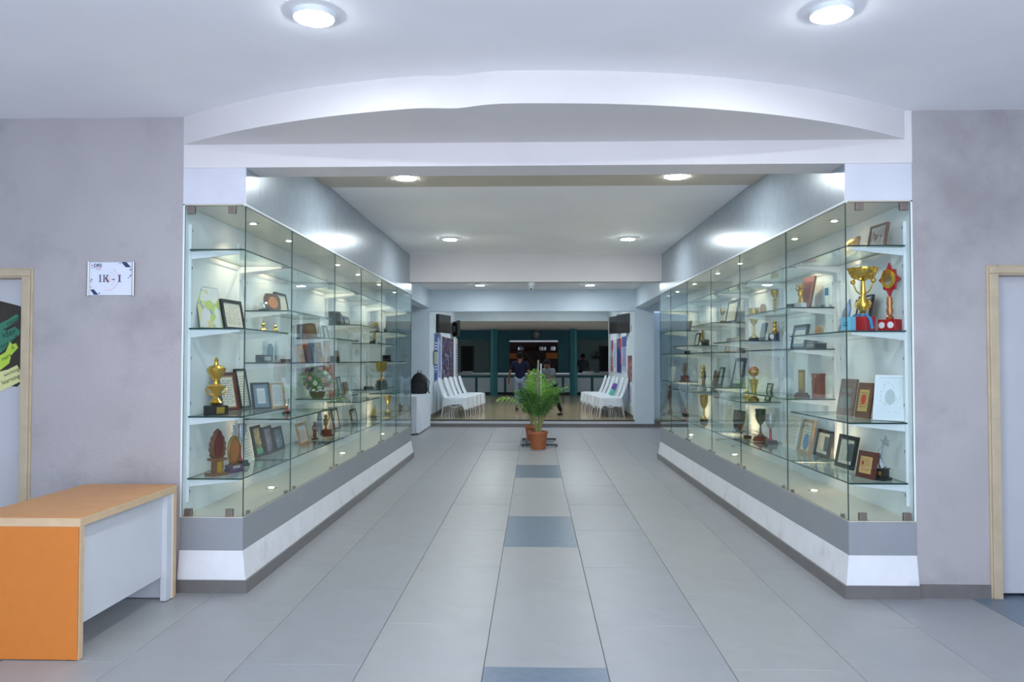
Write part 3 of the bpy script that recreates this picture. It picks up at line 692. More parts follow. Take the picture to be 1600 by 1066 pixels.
        for dx in (-.032, .03):
            M = Matrix.Translation((dx, -.0405, .085*H)) @ Matrix.Rotation(PI/2, 4, 'X'); obj('disc', B().lathe([(.022, 0), (.02, .003)], 18, (0, 0, 0), 0, 1, 1, M), WHITEF, t)
        obj('column', B().lathe([(.022, .17*H), (.026, .2*H), (.014, .23*H), (.022, .3*H), (.014, .36*H), (.02, .4*H), (.016, .5*H)], 14), COPPER, t, True)
        pts = []
        for k in range(16):
            a = PI/2+2*PI*k/16; r = (.112 if k % 4 == 0 else (.074 if k % 2 else .088)); pts.append((r*.66*math.cos(a), .75*H+r*1.0*math.sin(a)))
        obj('shield', B().prism(pts, -.006, .008), REDL, t); obj('shield_rim', B().prism([(a*1.08, .75*H+(c-.75*H)*1.07) for a, c in pts], .008, .012), SILV, t)
        M = Matrix.Translation((0, -.006, .76*H)) @ Matrix.Rotation(PI/2, 4, 'X')
        obj('wreath', B().lathe([(.034, 0), (.05, 0), (.052, .008), (.034, .010)], 28, (0, 0, 0), 0, 1, 1.2, M), GOLD, t, True); obj('medal', B().lathe([(.033, .002), (.033, .0115)], 24, (0, 0, 0), 0, 1, 1.2, M), SILV, t)
    elif kind == 'startrophy':
        hb = .28*H
        obj('base', B().box(-.052, .052, -.045, .045, 0, .02).box(-.04, .04, -.035, .035, .02, hb-.006).box(-.048, .048, -.042, .042, hb-.006, hb), BLK, t, bevel=.002)
        obj('plate', B().box(-.028, .028, -.037, -.035, .035, hb-.02), GOLD, t)
        P = []
        for k in range(9): q = k/8; P.append((.022-.06*math.sin(q*PI*.55)+.075*q*q, 0, hb+(.84*H-hb)*q))
        obj('tail', B().tube(P, [.020*(1-.75*k/8)+.003 for k in range(9)], 8), SILV, t, True)
        st = []
        for k in range(10): a = PI/2+PI*k/5; r = .036 if k % 2 == 0 else .015; st.append((P[-1][0]+r*math.cos(a), .88*H+r*math.sin(a)))
        obj('star', B().prism(st, -.007, .007), SILV, t)
    elif kind == 'goldfigure':
        obj('base', B().box(-.035, .035, -.03, .03, 0, .2*H), SILV, t, bevel=.002)
        b = B(); b.tube([(-.012, 0, .2*H), (-.008, 0, .34*H), (0, 0, .48*H)], .009, 8); b.tube([(.02, 0, .2*H), (.018, 0, .36*H), (.004, 0, .48*H)], .009, 8)
        b.lathe([(.014, .46*H), (.02, .54*H), (.018, .62*H), (.026, .72*H), (.01, .78*H)], 10); b.ball((0, 0, .85*H), .018, 10); b.tube([(.022, 0, .71*H), (.04, 0, .8*H), (.02, 0, H)], .006, 6); b.tube([(-.022, 0, .71*H), (-.042, 0, .76*H), (-.03, 0, .94*H)], .006, 6)
        obj('figure', b, GOLD, t, True)
    elif kind == 'labelglass':
        obj('base', B().box(-.035, .035, -.022, .022, 0, .12*H), SILV, t)
        obj('sheet', B().prism([(-.03, .12*H), (.03, .12*H), (.036, .8*H), (.02, H), (-.02, .94*H), (-.034, .7*H)], -.006, .006), CRYST, t)
        obj('label_strip', B().box(-.006, .026, -.0075, -.006, .5*H, .82*H), BLUER, t)
    elif kind == 'arch':
        poly = [(-.03, 0), (.03, 0), (.03, .55*H)]+[(.03*math.cos(a*PI/8), .55*H+.45*H*math.sin(a*PI/8)) for a in range(1, 8)]+[(-.03, .55*H)]
        obj('arch', B().prism(poly, -.012, .012), WOOD, t); obj('plate', B().box(-.018, .018, -.014, -.012, .12*H, .6*H), COPPER, t)
    elif kind == 'goldbar':
        obj('base', B().box(-.05, .05, -.035, .035, 0, .08*H).box(-.04, .04, -.028, .028, .08*H, .16*H), MAHO, t); obj('bar', B().box(-.026, .026, -.012, .012, .16*H, H), BRONZE, t, bevel=.002); obj('plate', B().box(-.02, .02, -.014, -.012, .3*H, .9*H), GOLD, t)
    elif kind == 'globe':
        obj('base', B().lathe([(.05, 0), (.05, .02), (.03, .04), (.022, .10*H)], 18), BRONZE, t, True)
        obj('stem', B().lathe([(.022, .10*H), (.03, .14*H), (.018, .24*H), (.045, .58*H), (.05, .60*H), (.012, .64*H), (.016, .68*H)], 18), GOLD, t, True)
        obj('globe', B().ball((0, 0, .84*H), .15*H, 18), COPPER, t, True)
        obj('globe_band', B().lathe([(.152*H, .83*H), (.152*H, .85*H)], 20), GOLD, t)
    elif kind == 'shield':
        poly = [(-.075, H), (.075, H*.96), (.08, .55*H), (.05, .2*H), (.0, 0), (-.05, .22*H), (-.08, .55*H)]
        o = obj('shield', B().prism(poly, 0, .018), BLK, t); o.rotation_euler.x = -R(10); o.location.z = .004
        o = obj('rim', B().prism([(a*1.06, .5*H+(c-.5*H)*1.0) for a, c in poly], .018, .024), GOLD, t); o.rotation_euler.x = -R(10); o.location.z = .005
        obj('stand', B().box(-.04, .04, -.012, .05, 0, .01), BLK, t)
    return t
def hash_(x, y): return int(abs(x*137.1+y*91.7)*10)
ITEMS = [
    ('F', 'L', 3, 1.71, -2.226, 5.21, 0.233, 0.302, 19.1, 1, 'art', 'clear acrylic certificate with green and yellow artwork'),
    ('F', 'L', 3, 1.71, -2.155, 5.468, 0.294, 0.224, 5.9, 1, 'black', 'cream certificate in black frame'),
    ('F', 'L', 2, 1.13, -2.169, 5.4, 0.213, 0.281, 19.8, 1, 'maho', 'certificate in wide mahogany double frame'),
    ('F', 'L', 2, 1.13, -2.18, 5.748, 0.156, 0.304, 7.4, 1, 'black', 'tall certificate in black frame'),
    ('F', 'L', 2, 1.13, -2.009, 5.615, 0.157, 0.201, 34.1, 1, 'blackgrey', 'certificate with grey mount in black frame'),
    ('F', 'L', 2, 1.13, -1.952, 5.8, 0.115, 0.193, 45.7, 1, 'wood', 'certificate in plain wooden frame'),
    ('F', 'L', 1, 0.725, -2.156, 5.739, 0.223, 0.305, 0.0, 1, 'white', 'tall cream certificate without frame'),
    ('F', 'L', 1, 0.725, -2.172, 6.043, 0.186, 0.251, 0.0, 2, 'goldgreen', 'dark framed gold picture with green band'),
    ('F', 'L', 1, 0.725, -2.16, 6.246, 0.2, 0.229, 0.0, 2, 'violet', 'dark framed violet picture'),
    ('F', 'L', 1, 0.725, -2.16, 6.485, 0.216, 0.204, 0.0, 2, 'bluepic', 'dark framed blue picture'),
    ('F', 'L', 'b4', 1.89, -2.16, 6.541, 0.288, 0.189, 0.0, 2, 'black', 'pale certificate in black frame'),
    ('F', 'L', 'b3', 1.48, -2.157, 7.051, 0.179, 0.152, 0.0, 2, 'tan', 'leftmost tan plaque of the row'),
    ('F', 'L', 'b3', 1.48, -2.19, 7.396, 0.17, 0.17, 0.0, 3, 'brown', 'brown plaque of the row'),
    ('F', 'L', 'b3', 1.48, -2.19, 7.604, 0.157, 0.188, 0.0, 3, 'bluegrey', 'slate blue plaque of the row'),
    ('F', 'L', 'b3', 1.48, -2.19, 7.812, 0.166, 0.206, 0.0, 3, 'tan', 'rightmost tan plaque of the row'),
    ('F', 'L', 3, 1.71, -2.22, 7.299, 0.117, 0.138, 0.0, 3, 'darkgrey', 'narrow dark plaque'),
    ('F', 'L', 3, 1.71, -2.174, 7.41, 0.34, 0.151, 3.4, 3, 'brown', 'wide brown wooden plaque'),
    ('F', 'L', 3, 1.71, -2.17, 7.964, 0.15, 0.149, 0.0, 3, 'greenframe', 'thin green edged certificate'),
    ('F', 'L', 1, 0.725, -2.094, 6.959, 0.362, 0.2, -4.8, 2, 'wood', 'easel style wooden frame'),
    ('F', 'L', 1, 0.725, -2.184, 8.475, 0.25, 0.237, 0.0, 4, 'black', 'black edged certificate'),
    ('F', 'L', 'b4', 1.89, -2.17, 8.591, 0.144, 0.132, 0.0, 4, 'darkgrey', 'small grey plaque'),
    ('F', 'L', 'b4', 1.89, -2.17, 8.846, 0.245, 0.113, 0.0, 4, 'blackgrey', 'small framed certificate'),
    ('F', 'L', 'b3', 1.48, -2.17, 8.431, 0.139, 0.122, 0.0, 4, 'brown', 'small brown plaque'),
    ('F', 'L', 'b2', 1.04, -2.17, 8.611, 0.145, 0.271, 0.0, 4, 'greenframe', 'green plaque'),
    ('F', 'L', 'b2', 1.04, -2.17, 8.88, 0.216, 0.204, 0.0, 4, 'brown', 'arched brown plaque'),
    ('F', 'L', 3, 1.71, -2.17, 9.838, 0.227, 0.159, 0.0, 5, 'white', 'small white certificate'),
    ('F', 'L', 1, 0.725, -2.166, 9.236, 0.268, 0.181, 0.0, 4, 'blackgrey', 'small dark framed certificate'),
    ('F', 'L', 'b4', 1.89, -2.184, 10.631, 0.262, 0.135, 0.0, 6, 'darkgrey', 'dark slate plaque'),
    ('F', 'R', 4, 2.24, 2.254, 5.508, 0.266, 0.127, -174.2, 1, 'gold', 'golden tan plaque'),
    ('F', 'R', 4, 2.24, 2.273, 5.146, 0.208, 0.167, 173.9, 1, 'silverpic', 'silver plaque in dark frame'),
    ('F', 'R', 3, 1.69, 2.218, 5.568, 0.134, 0.251, 179.4, 1, 'mountain', 'blue mountain shaped photo award'),
    ('F', 'R', 3, 1.69, 2.299, 5.474, 0.219, 0.27, 179.4, 1, 'poster', 'white poster in black frame'),
    ('F', 'R', 2, 1.1, 2.218, 5.551, 0.173, 0.265, 166.0, 1, 'greywood', 'grey brown carved wooden plaque'),
    ('F', 'R', 2, 1.1, 2.241, 5.31, 0.144, 0.244, 163.3, 1, 'redgold', 'dark plaque with gold and red crest'),
    ('F', 'R', 2, 1.1, 2.314, 5.07, 0.199, 0.302, 134.6, 1, 'whiteframe', 'certificate with emblem in white frame'),
    ('F', 'R', 1, 0.715, 2.264, 6.878, 0.347, 0.305, 179.4, 2, 'white', 'leaning white certificate'),
    ('F', 'R', 1, 0.715, 2.258, 6.503, 0.253, 0.288, 179.4, 2, 'blueoval', 'certificate with blue oval in wooden frame'),
    ('F', 'R', 1, 0.715, 2.307, 6.254, 0.288, 0.223, 179.4, 2, 'blackphoto', 'photo certificate in black frame'),
    ('F', 'R', 1, 0.715, 2.237, 5.623, 0.266, 0.239, 175.1, 1, 'blackphoto', 'larger photo certificate in black frame'),
    ('F', 'R', 1, 0.715, 2.181, 5.135, 0.176, 0.179, 165.2, 1, 'mahoplaque', 'small mahogany plaque with gold plate'),
    ('F', 'R', 'b4', 1.92, 2.258, 6.457, 0.196, 0.28, 173.5, 2, 'leather', 'tall brown leather plaque'),
    ('F', 'R', 'b3', 1.59, 2.237, 6.569, 0.282, 0.213, 175.3, 2, 'blackgrey', 'leaning certificate in grey frame'),
    ('F', 'R', 'b3', 1.59, 2.25, 6.302, 0.197, 0.075, 179.4, 2, 'darkgrey', 'low dark slab'),
    ('F', 'R', 3, 1.69, 2.257, 7.66, 0.139, 0.179, 179.4, 3, 'bluegrey', 'blue grey plaque'),
    ('F', 'R', 2, 1.1, 2.252, 7.479, 0.137, 0.177, 179.4, 3, 'black', 'narrow leaning certificate'),
    ('F', 'R', 'b4', 1.92, 2.233, 8.782, 0.438, 0.269, 179.4, 4, 'black', 'certificate with drawing in black frame'),
    ('F', 'R', 'b3', 1.59, 2.244, 8.809, 0.518, 0.164, 179.4, 4, 'wood', 'low wooden frame'),
    ('F', 'R', 'b2', 1.195, 2.281, 8.745, 0.39, 0.329, 179.4, 4, 'greenframe', 'tall certificate in dark green frame'),
    ('F', 'R', 1, 0.715, 2.241, 8.933, 0.393, 0.259, 179.4, 4, 'white', 'white certificate'),
    ('F', 'R', 'b2', 1.195, 2.227, 9.287, 0.183, 0.221, 179.4, 4, 'greenframe', 'small green plaque'),
    ('F', 'R', 3, 1.69, 2.214, 10.523, 0.237, 0.179, 179.4, 5, 'black', 'small black framed certificate'),
    ('F', 'R', 2, 1.1, 2.293, 9.899, 0.197, 0.27, 179.4, 5, 'brown', 'curved brown plaque'),
    ('F', 'R', 'b4', 1.92, 2.208, 11.034, 0.217, 0.141, 179.4, 6, 'darkgrey', 'small slate plaque'),
    ('F', 'R', 'b2', 1.195, 2.06, 11.536, 0.328, 0.211, 179.4, 6, 'white', 'white plaque'),
    ('T', 'L', 2, 1.13, -2.14, 5.085, 0, 0.388, 0, 1, 'urn', 'gold double urn trophy on black base'),
    ('T', 'L', 3, 1.71, -2.07, 5.769, 0, 0.097, 0, 1, 'goldmini', 'small gold spired trophy'),
    ('T', 'L', 3, 1.71, -1.987, 5.8, 0, 0.071, 0, 1, 'goldmini', 'tiny gold trophy'),
    ('T', 'L', 1, 0.725, -2.127, 5.085, 0, 0.31, 0, 1, 'flame', 'carved brown flame statuette'),
    ('T', 'L', 1, 0.725, -2.07, 5.225, 0, 0.248, 0, 1, 'oval', 'oval bronze medallion trophy on purple base'),
    ('T', 'L', 1, 0.725, -2.15, 5.529, 0, 0.306, 0, 1, 'silvercup', 'silver cup trophy with red stem'),
    ('T', 'L', 'b4', 1.89, -2.149, 6.0, 0, 0.073, 0, 2, 'crystal', 'small crystal award'),
    ('T', 'L', 'b4', 1.89, -2.15, 6.241, 0, 0.157, 0, 2, 'roundplaque', 'round copper disc on wooden plaque'),
    ('T', 'L', 'b3', 1.48, -2.141, 6.0, 0, 0.165, 0, 2, 'crystalblock', 'crystal figure on grey block'),
    ('T', 'L', 'b3', 1.48, -2.15, 6.159, 0, 0.155, 0, 2, 'ovalglass', 'slate blue oval award'),
    ('T', 'L', 'b3', 1.48, -2.09, 6.122, 0, 0.175, 0, 2, 'crystal', 'tall crystal column award'),
    ('T', 'L', 'b3', 1.48, -2.09, 6.361, 0, 0.027, 0, 2, 'blackbox', 'low black box'),
    ('T', 'L', 'b2', 1.04, -2.11, 6.468, 0, 0.13, 0, 2, 'silvercup', 'little silver cup'),
    ('T', 'L', 3, 1.71, -2.13, 7.557, 0, 0.146, 0, 3, 'crystal', 'cut crystal award'),
    ('T', 'L', 2, 1.13, -2.119, 7.42, 0, 0.31, 0, 3, 'bouquet', 'bouquet of mixed flowers in basket'),
    ('T', 'L', 2, 1.13, -2.17, 8.158, 0, 0.329, 0, 3, 'redtower', 'tall red plaque tower'),
    ('T', 'L', 1, 0.725, -2.13, 7.38, 0, 0.18, 0, 3, 'figure', 'brown standing figurine'),
    ('T', 'L', 1, 0.725, -2.15, 7.606, 0, 0.268, 0, 3, 'ovalglass', 'blue grey oval award'),
    ('T', 'L', 1, 0.725, -2.11, 7.694, 0, 0.232, 0, 3, 'mahocluster', 'mahogany trophy with gold figure'),
    ('T', 'L', 'b4', 1.89, -2.211, 8.4, 0, 0.147, 0, 4, 'blackbox', 'tall black box award'),
    ('T', 'L', 'b3', 1.48, -2.09, 7.949, 0, 0.06, 0, 3, 'blackbox', 'low black box'),
    ('T', 'L', 'b2', 1.04, -2.185, 8.4, 0, 0.238, 0, 4, 'crystal', 'tall crystal award'),
    ('T', 'L', 3, 1.71, -2.11, 10.028, 0, 0.294, 0, 5, 'goldtall', 'tall gold trophy with white disc base'),
    ('T', 'L', 2, 1.13, -2.13, 9.671, 0, 0.341, 0, 5, 'crystal', 'twisted crystal award'),
    ('T', 'L', 2, 1.13, -2.09, 9.752, 0, 0.262, 0, 5, 'crystal', 'rounded crystal award'),
    ('T', 'L', 2, 1.13, -2.078, 10.35, 0, 0.349, 0, 5, 'goldbowl', 'wide gold bowl cup on black base'),
    ('T', 'L', 1, 0.725, -2.13, 10.106, 0, 0.17, 0, 5, 'goldflame', 'gold flame award'),
    ('T', 'L', 1, 0.725, -2.09, 10.876, 0, 0.301, 0, 6, 'goldcup', 'gold goblet on round foot'),
    ('T', 'L', 'b4', 1.89, -2.13, 10.869, 0, 0.073, 0, 6, 'figure', 'dark little figurine'),
    ('T', 'L', 'b3', 1.48, -2.13, 10.968, 0, 0.092, 0, 6, 'blackbox', 'black box award'),
    ('T', 'L', 1, 0.725, -2.034, 11.55, 0, 0.122, 0, 6, 'figure', 'dark small figurine'),
    ('T', 'R', 3, 1.69, 2.175, 5.1, 0, 0.435, 0, 1, 'filigree', 'gold filigree bowl trophy on red box'),
    ('T', 'R', 3, 1.69, 2.34, 5.085, 0, 0.452, 0, 1, 'starshield', 'red star shield trophy on red base'),
    ('T', 'R', 3, 1.69, 2.06, 5.06, 0, 0.097, 0, 1, 'bluebox', 'small light blue box'),
    ('T', 'R', 1, 0.715, 2.268, 5.085, 0, 0.287, 0, 1, 'startrophy', 'silver shooting star trophy on black base'),
    ('T', 'R', 'b4', 1.92, 2.13, 6.16, 0, 0.196, 0, 2, 'goldfigure', 'gold figurine on silver block'),
    ('T', 'R', 'b4', 1.92, 2.335, 6.16, 0, 0.19, 0, 2, 'labelglass', 'clear award with blue label'),
    ('T', 'R', 'b4', 1.92, 2.188, 6.521, 0, 0.055, 0, 2, 'blackbox', 'flat black box'),
    ('T', 'R', 3, 1.69, 2.203, 5.96, 0, 0.077, 0, 1, 'arch', 'little wooden arch award'),
    ('T', 'R', 'b3', 1.59, 2.291, 6.16, 0, 0.045, 0, 2, 'blackbox', 'small grey black box'),
    ('T', 'R', 'b2', 1.195, 2.209, 6.372, 0, 0.225, 0, 2, 'goldbar', 'gold bar award on brown base'),
    ('T', 'R', 'b2', 1.195, 2.267, 6.16, 0, 0.198, 0, 2, 'brownbox', 'upright brown box'),
    ('T', 'R', 'b2', 1.195, 2.187, 6.572, 0, 0.072, 0, 2, 'crystal', 'low crystal award'),
    ('T', 'R', 'b4', 1.92, 2.162, 7.26, 0, 0.11, 0, 2, 'arch', 'small wooden plaque block'),
    ('T', 'R', 3, 1.69, 2.176, 7.617, 0, 0.326, 0, 3, 'goldcup', 'slender gold goblet trophy'),
    ('T', 'R', 3, 1.69, 2.334, 7.46, 0, 0.536, 0, 3, 'goldtall', 'very tall gold column trophy'),
    ('T', 'R', 2, 1.1, 2.156, 7.562, 0, 0.343, 0, 3, 'globe', 'gold globe trophy on tapered stem'),
    ('T', 'R', 2, 1.1, 2.192, 7.918, 0, 0.126, 0, 3, 'goldmini', 'tiny gold trophy'),
    ('T', 'R', 1, 0.715, 2.135, 7.72, 0, 0.301, 0, 3, 'crystal', 'crystal dome award'),
    ('T', 'R', 1, 0.715, 2.2, 7.5, 0, 0.308, 0, 3, 'darkcup', 'large dark pewter cup'),
    ('T', 'R', 1, 0.715, 2.2, 7.19, 0, 0.283, 0, 2, 'silvercup', 'slim silver cup'),
    ('T', 'R', 'b4', 1.92, 2.11, 8.6, 0, 0.162, 0, 4, 'goldcup', 'gold cup'),
    ('T', 'R', 1, 0.715, 2.188, 8.333, 0, 0.245, 0, 3, 'shield', 'black shield award'),
    ('T', 'R', 3, 1.69, 2.171, 9.887, 0, 0.274, 0, 5, 'goldtall', 'gold and silver column trophy'),
    ('T', 'R', 3, 1.69, 2.236, 10.1, 0, 0.221, 0, 5, 'crystalblock', 'crystal pair on black block'),
    ('T', 'R', 2, 1.1, 2.159, 9.85, 0, 0.354, 0, 5, 'goldfigure', 'gold dancing figure trophy'),
    ('T', 'R', 2, 1.1, 2.224, 10.08, 0, 0.334, 0, 5, 'figure', 'dark tall figurine'),
    ('T', 'R', 1, 0.715, 2.173, 9.85, 0, 0.336, 0, 5, 'goldcup', 'big gold loving cup'),
    ('T', 'R', 'b2', 1.195, 2.159, 11.009, 0, 0.277, 0, 6, 'mahocluster', 'mahogany trophy with figurine'),
    ('T', 'R', 'b3', 1.59, 2.185, 10.95, 0, 0.045, 0, 6, 'blackbox', 'low black box'),
    ('T', 'R', 1, 0.715, 2.06, 11.65, 0, 0.418, 0, 6, 'figure', 'dark tall figurine'),
    ('T', 'R', 1, 0.715, 2.159, 10.978, 0, 0.203, 0, 6, 'silvercup', 'dull silver cup'),
]
_seen = {}
for (ty, sd, lv, z, x, y, wd, h, an, bay, st, look) in ITEMS:
    lb = look+', '+where(sd, lv, z, bay)
    if ty == 'F': frame_item(sd, z, x, y, wd, h, an, st, lb)
    else: trophy(st, sd, z, x, y, h, lb)
# ------------------------------------------------------------------ desk by the left wall
t = thing('desk', 'orange topped desk with white front panel below the room sign', 'desk', (-2.56, 4.283, 0))
hx, hy = .295, .515
obj('desk_top', MB().box(-hx, hx, -hy, hy, .664, .706, 0).box(-hx+.004, hx-.004, -hy+.004, hy-.004, .706, .710, 1), [BAND, ORTOP], t, bevel=.002)
for y0, y1, near in ((-hy, -hy+.036, 1), (hy-.036, hy, 0)):
    e = obj('end_panel', MB().box(-hx, hx-.006, y0+(.004 if near else 0), y1, .006, .664, 0, None, [0, 0, 1 if near else 2, 0, 1, 0]), [BAND, ORANGE, WLAM], t)
    obj('edge_band', MB().box(hx-.006, hx, y0, y1, .004, .664), BAND, e)
    for x in (-hx+.05, hx-.05): obj('foot', MB().box(x-.02, x+.02, y0+.008, y1-.008, 0, .006), BLACK, e)
    if near: obj('end_face', MB().box(-hx, hx-.004, y0, y0+.004, .006, .664), ORANGE, e)
obj('inner_post', MB().box(hx-.05, hx-.012, hy-.10, hy-.036, .006, .664), WLAM, t)
obj('modesty_panel', MB().box(hx-.06, hx-.042, -hy+.036, hy-.10, .155, .664), WLAM, t, bevel=.001)

# ------------------------------------------------------------------ room sign
NAVY = mat('navy_print', (44, 66, 98), .5); PINK = mat('pink_print', (226, 208, 214), .5); REDP = mat('red_print', (196, 120, 140), .5); INK = mat('dark_ink', (58, 56, 84), .5)
t = thing('room_sign', 'white room sign reading IK - I between two aluminium rails', 'sign', (-2.778, YF, 2.032))
K = .000383
def sp(px, py): return ((px-857)*K, (525-py)*K)
obj('board', MB().box(-.148, .148, -.009, 0, -.108, .108), mat('sign_white', (224, 228, 240), .35), t)
for a in (-1, 1):
    M = Matrix.Translation((a*.150, -.008, -.112))
    obj('rail', MB().lathe([(.0085, 0), (.0085, .224)], 14, (0, 0, 0), 0, 1, 1, M), STEEL, t, True)
def flat(name, polys, m_, par, y=-.0095):
    b = MB()
    for p in polys: b.prism([sp(*q) for q in p], y-.0006, y)
    return obj(name, b, m_, par)
arc = []
for r0, r1, a0, a1 in ((185, 205, -100, 60), (120, 136, -60, 80)):
    for k in range(16):
        u, v_ = R(a0+(a1-a0)*k/16), R(a0+(a1-a0)*(k+1)/16)
        arc.append([(800+r0*math.cos(u), 530-r0*math.sin(u)), (800+r1*math.cos(u), 530-r1*math.sin(u)), (800+r1*math.cos(v_), 530-r1*math.sin(v_)), (800+r0*math.cos(v_), 530-r0*math.sin(v_))])
flat('watermark_arcs', arc+[[(800+62*math.cos(k*PI/6), 540-62*math.sin(k*PI/6)) for k in range(12)]], PINK, t)
flat('corner_band', [[(1040, 240), (1130, 240), (1210, 330), (1120, 330)]], NAVY, t, -.0102)
flat('corner_band', [[(505, 710), (570, 710), (650, 800), (570, 800)]], NAVY, t, -.0102)
flat('corner_triangles', [[(1185, 380), (1212, 350), (1212, 390)], [(1180, 485), (1212, 455), (1212, 490)], [(1150, 505), (1185, 505), (1168, 522)], [(1005, 268), (1040, 268), (1022, 250)],
     [(512, 548), (545, 548), (528, 522)], [(504, 580), (520, 555), (520, 590)], [(504, 668), (524, 655), (512, 680)], [(645, 768), (680, 768), (660, 790)]], NAVY, t, -.0102)['kind'] = 'stuff'
def serif_I(x0, x1, y0, y1):
    w_ = x1-x0; return [[(x0, y0), (x1, y0), (x1, y0+9), (x0, y0+9)], [(x0, y1-9), (x1, y1-9), (x1, y1), (x0, y1)], [(x0+w_*.3, y0+8), (x1-w_*.3, y0+8), (x1-w_*.3, y1-8), (x0+w_*.3, y1-8)]]
let = serif_I(655, 698, 460, 582)
obj_l = flat('letter_I', let, INK, t, -.0103)
flat('letter_K', serif_I(722, 766, 460, 582)+[[(752, 530), (800, 464), (818, 464), (770, 532)], [(766, 522), (786, 508), (832, 582), (804, 582)], [(790, 460), (832, 460), (832, 468), (790, 468)], [(796, 574), (840, 574), (840, 582), (796, 582)]], INK, t, -.0103)
flat('dash', [[(880, 532), (930, 532), (930, 548), (880, 548)]], INK, t, -.0103)
flat('letter_I', serif_I(985, 1043, 458, 582), INK, t, -.0103)
x_, z_ = sp(566, 320)
text_mesh('lettering_DRS', 'DRS', .029, NAVY, t, Matrix.Translation((x_, -.0103, z_)), .0006)
flat('logo_mark', [[(512, 297), (530, 283), (530, 312)], [(535, 290), (552, 285), (552, 310), (535, 305)]], REDP, t, -.0102)
flat('small_print', [[(512, 334), (695, 334), (695, 341), (512, 341)], [(605, 362), (692, 362), (692, 370), (605, 370)]], REDP, t, -.0102)

# ------------------------------------------------------------------ paper poster on the left door
t = thing('paper_poster', 'dark brown paper poster with green handwritten strips on left door', 'poster', (-3.409, YF+.045, 1.31))
b = MB(); pl = [(-.62, .0), (-.36, -.01), (-.10, .02), (-.02, .01), (.0, .03), (.002, .50), (-.004, .545), (-.06, .56), (-.14, .58), (-.4, .57), (-.62, .58)]
obj('sheet', b.prism(pl, -.002, 0), mat('brown_card', (56, 50, 44), .8, var=.1, scale=30), t)
G1 = mat('green_card', (58, 122, 96), .7); G2 = mat('lime_card', (176, 206, 70), .7); G3 = mat('pale_yellow_card', (214, 214, 150), .7); INKB = mat('black_marker', (30, 34, 34), .7)
def strip(name, poly, m_, words, y):
    o = obj(name, MB().prism(poly, y-.0015, y), m_, t)
    for s_, x, z, sz, an in words:
        text_mesh('handwriting', s_, sz, INKB, o, Matrix.Translation((x, y-.002, z)) @ Matrix.Rotation(-R(an), 4, 'Y'), 0, .0003)
strip('strip', [(-.5, .21), (-.10, .40), (-.02, .45), (-.012, .475), (-.03, .495), (-.09, .455), (-.5, .27)], G1, [('room', -.088, .413, .046, 27)], -.002)
strip('strip', [(-.5, .10), (-.15, .22), (-.06, .31), (-.008, .355), (-.006, .385), (-.04, .41), (-.09, .385), (-.13, .39), (-.5, .24)], G1, [('ider', -.118, .332, .062, 20), ('our self', -.128, .262, .044, 30)], -.0022)
strip('strip', [(-.5, -.06), (-.16, .10), (-.075, .165), (-.06, .22), (-.015, .27), (-.03, .30), (-.055, .292), (-.07, .31), (-.10, .24), (-.16, .205), (-.5, .08)], G2, [('ners', -.118, .180, .04, 28), ('d', -.052, .255, .036, 40)], -.0024)
strip('strip', [(-.5, -.14), (-.11, -.012), (.003, .045), (.004, .11), (-.02, .155), (-.08, .125), (-.5, .02)], G3, [('working', -.105, .075, .033, 24), ('learning', -.118, .022, .042, 22)], -.0026)

# ------------------------------------------------------------------ camera under the far beam
t = thing('security_camera', 'white dome security camera hanging under the far beam', 'camera', (-.045, 11.66, 2.687))
obj('mount', MB().lathe([(.056, -.05), (.062, -.035), (.062, 0)], 20), WHITEP, t, True)
obj('body', MB().lathe([(.030, -.125), (.040, -.115), (.048, -.08), (.05, -.05)], 20), mat('camera_grey', (206, 208, 210), .4), t, True)
obj('lens', MB().ball((0, -.038, -.105), .014, 12), BLACK, t, True)

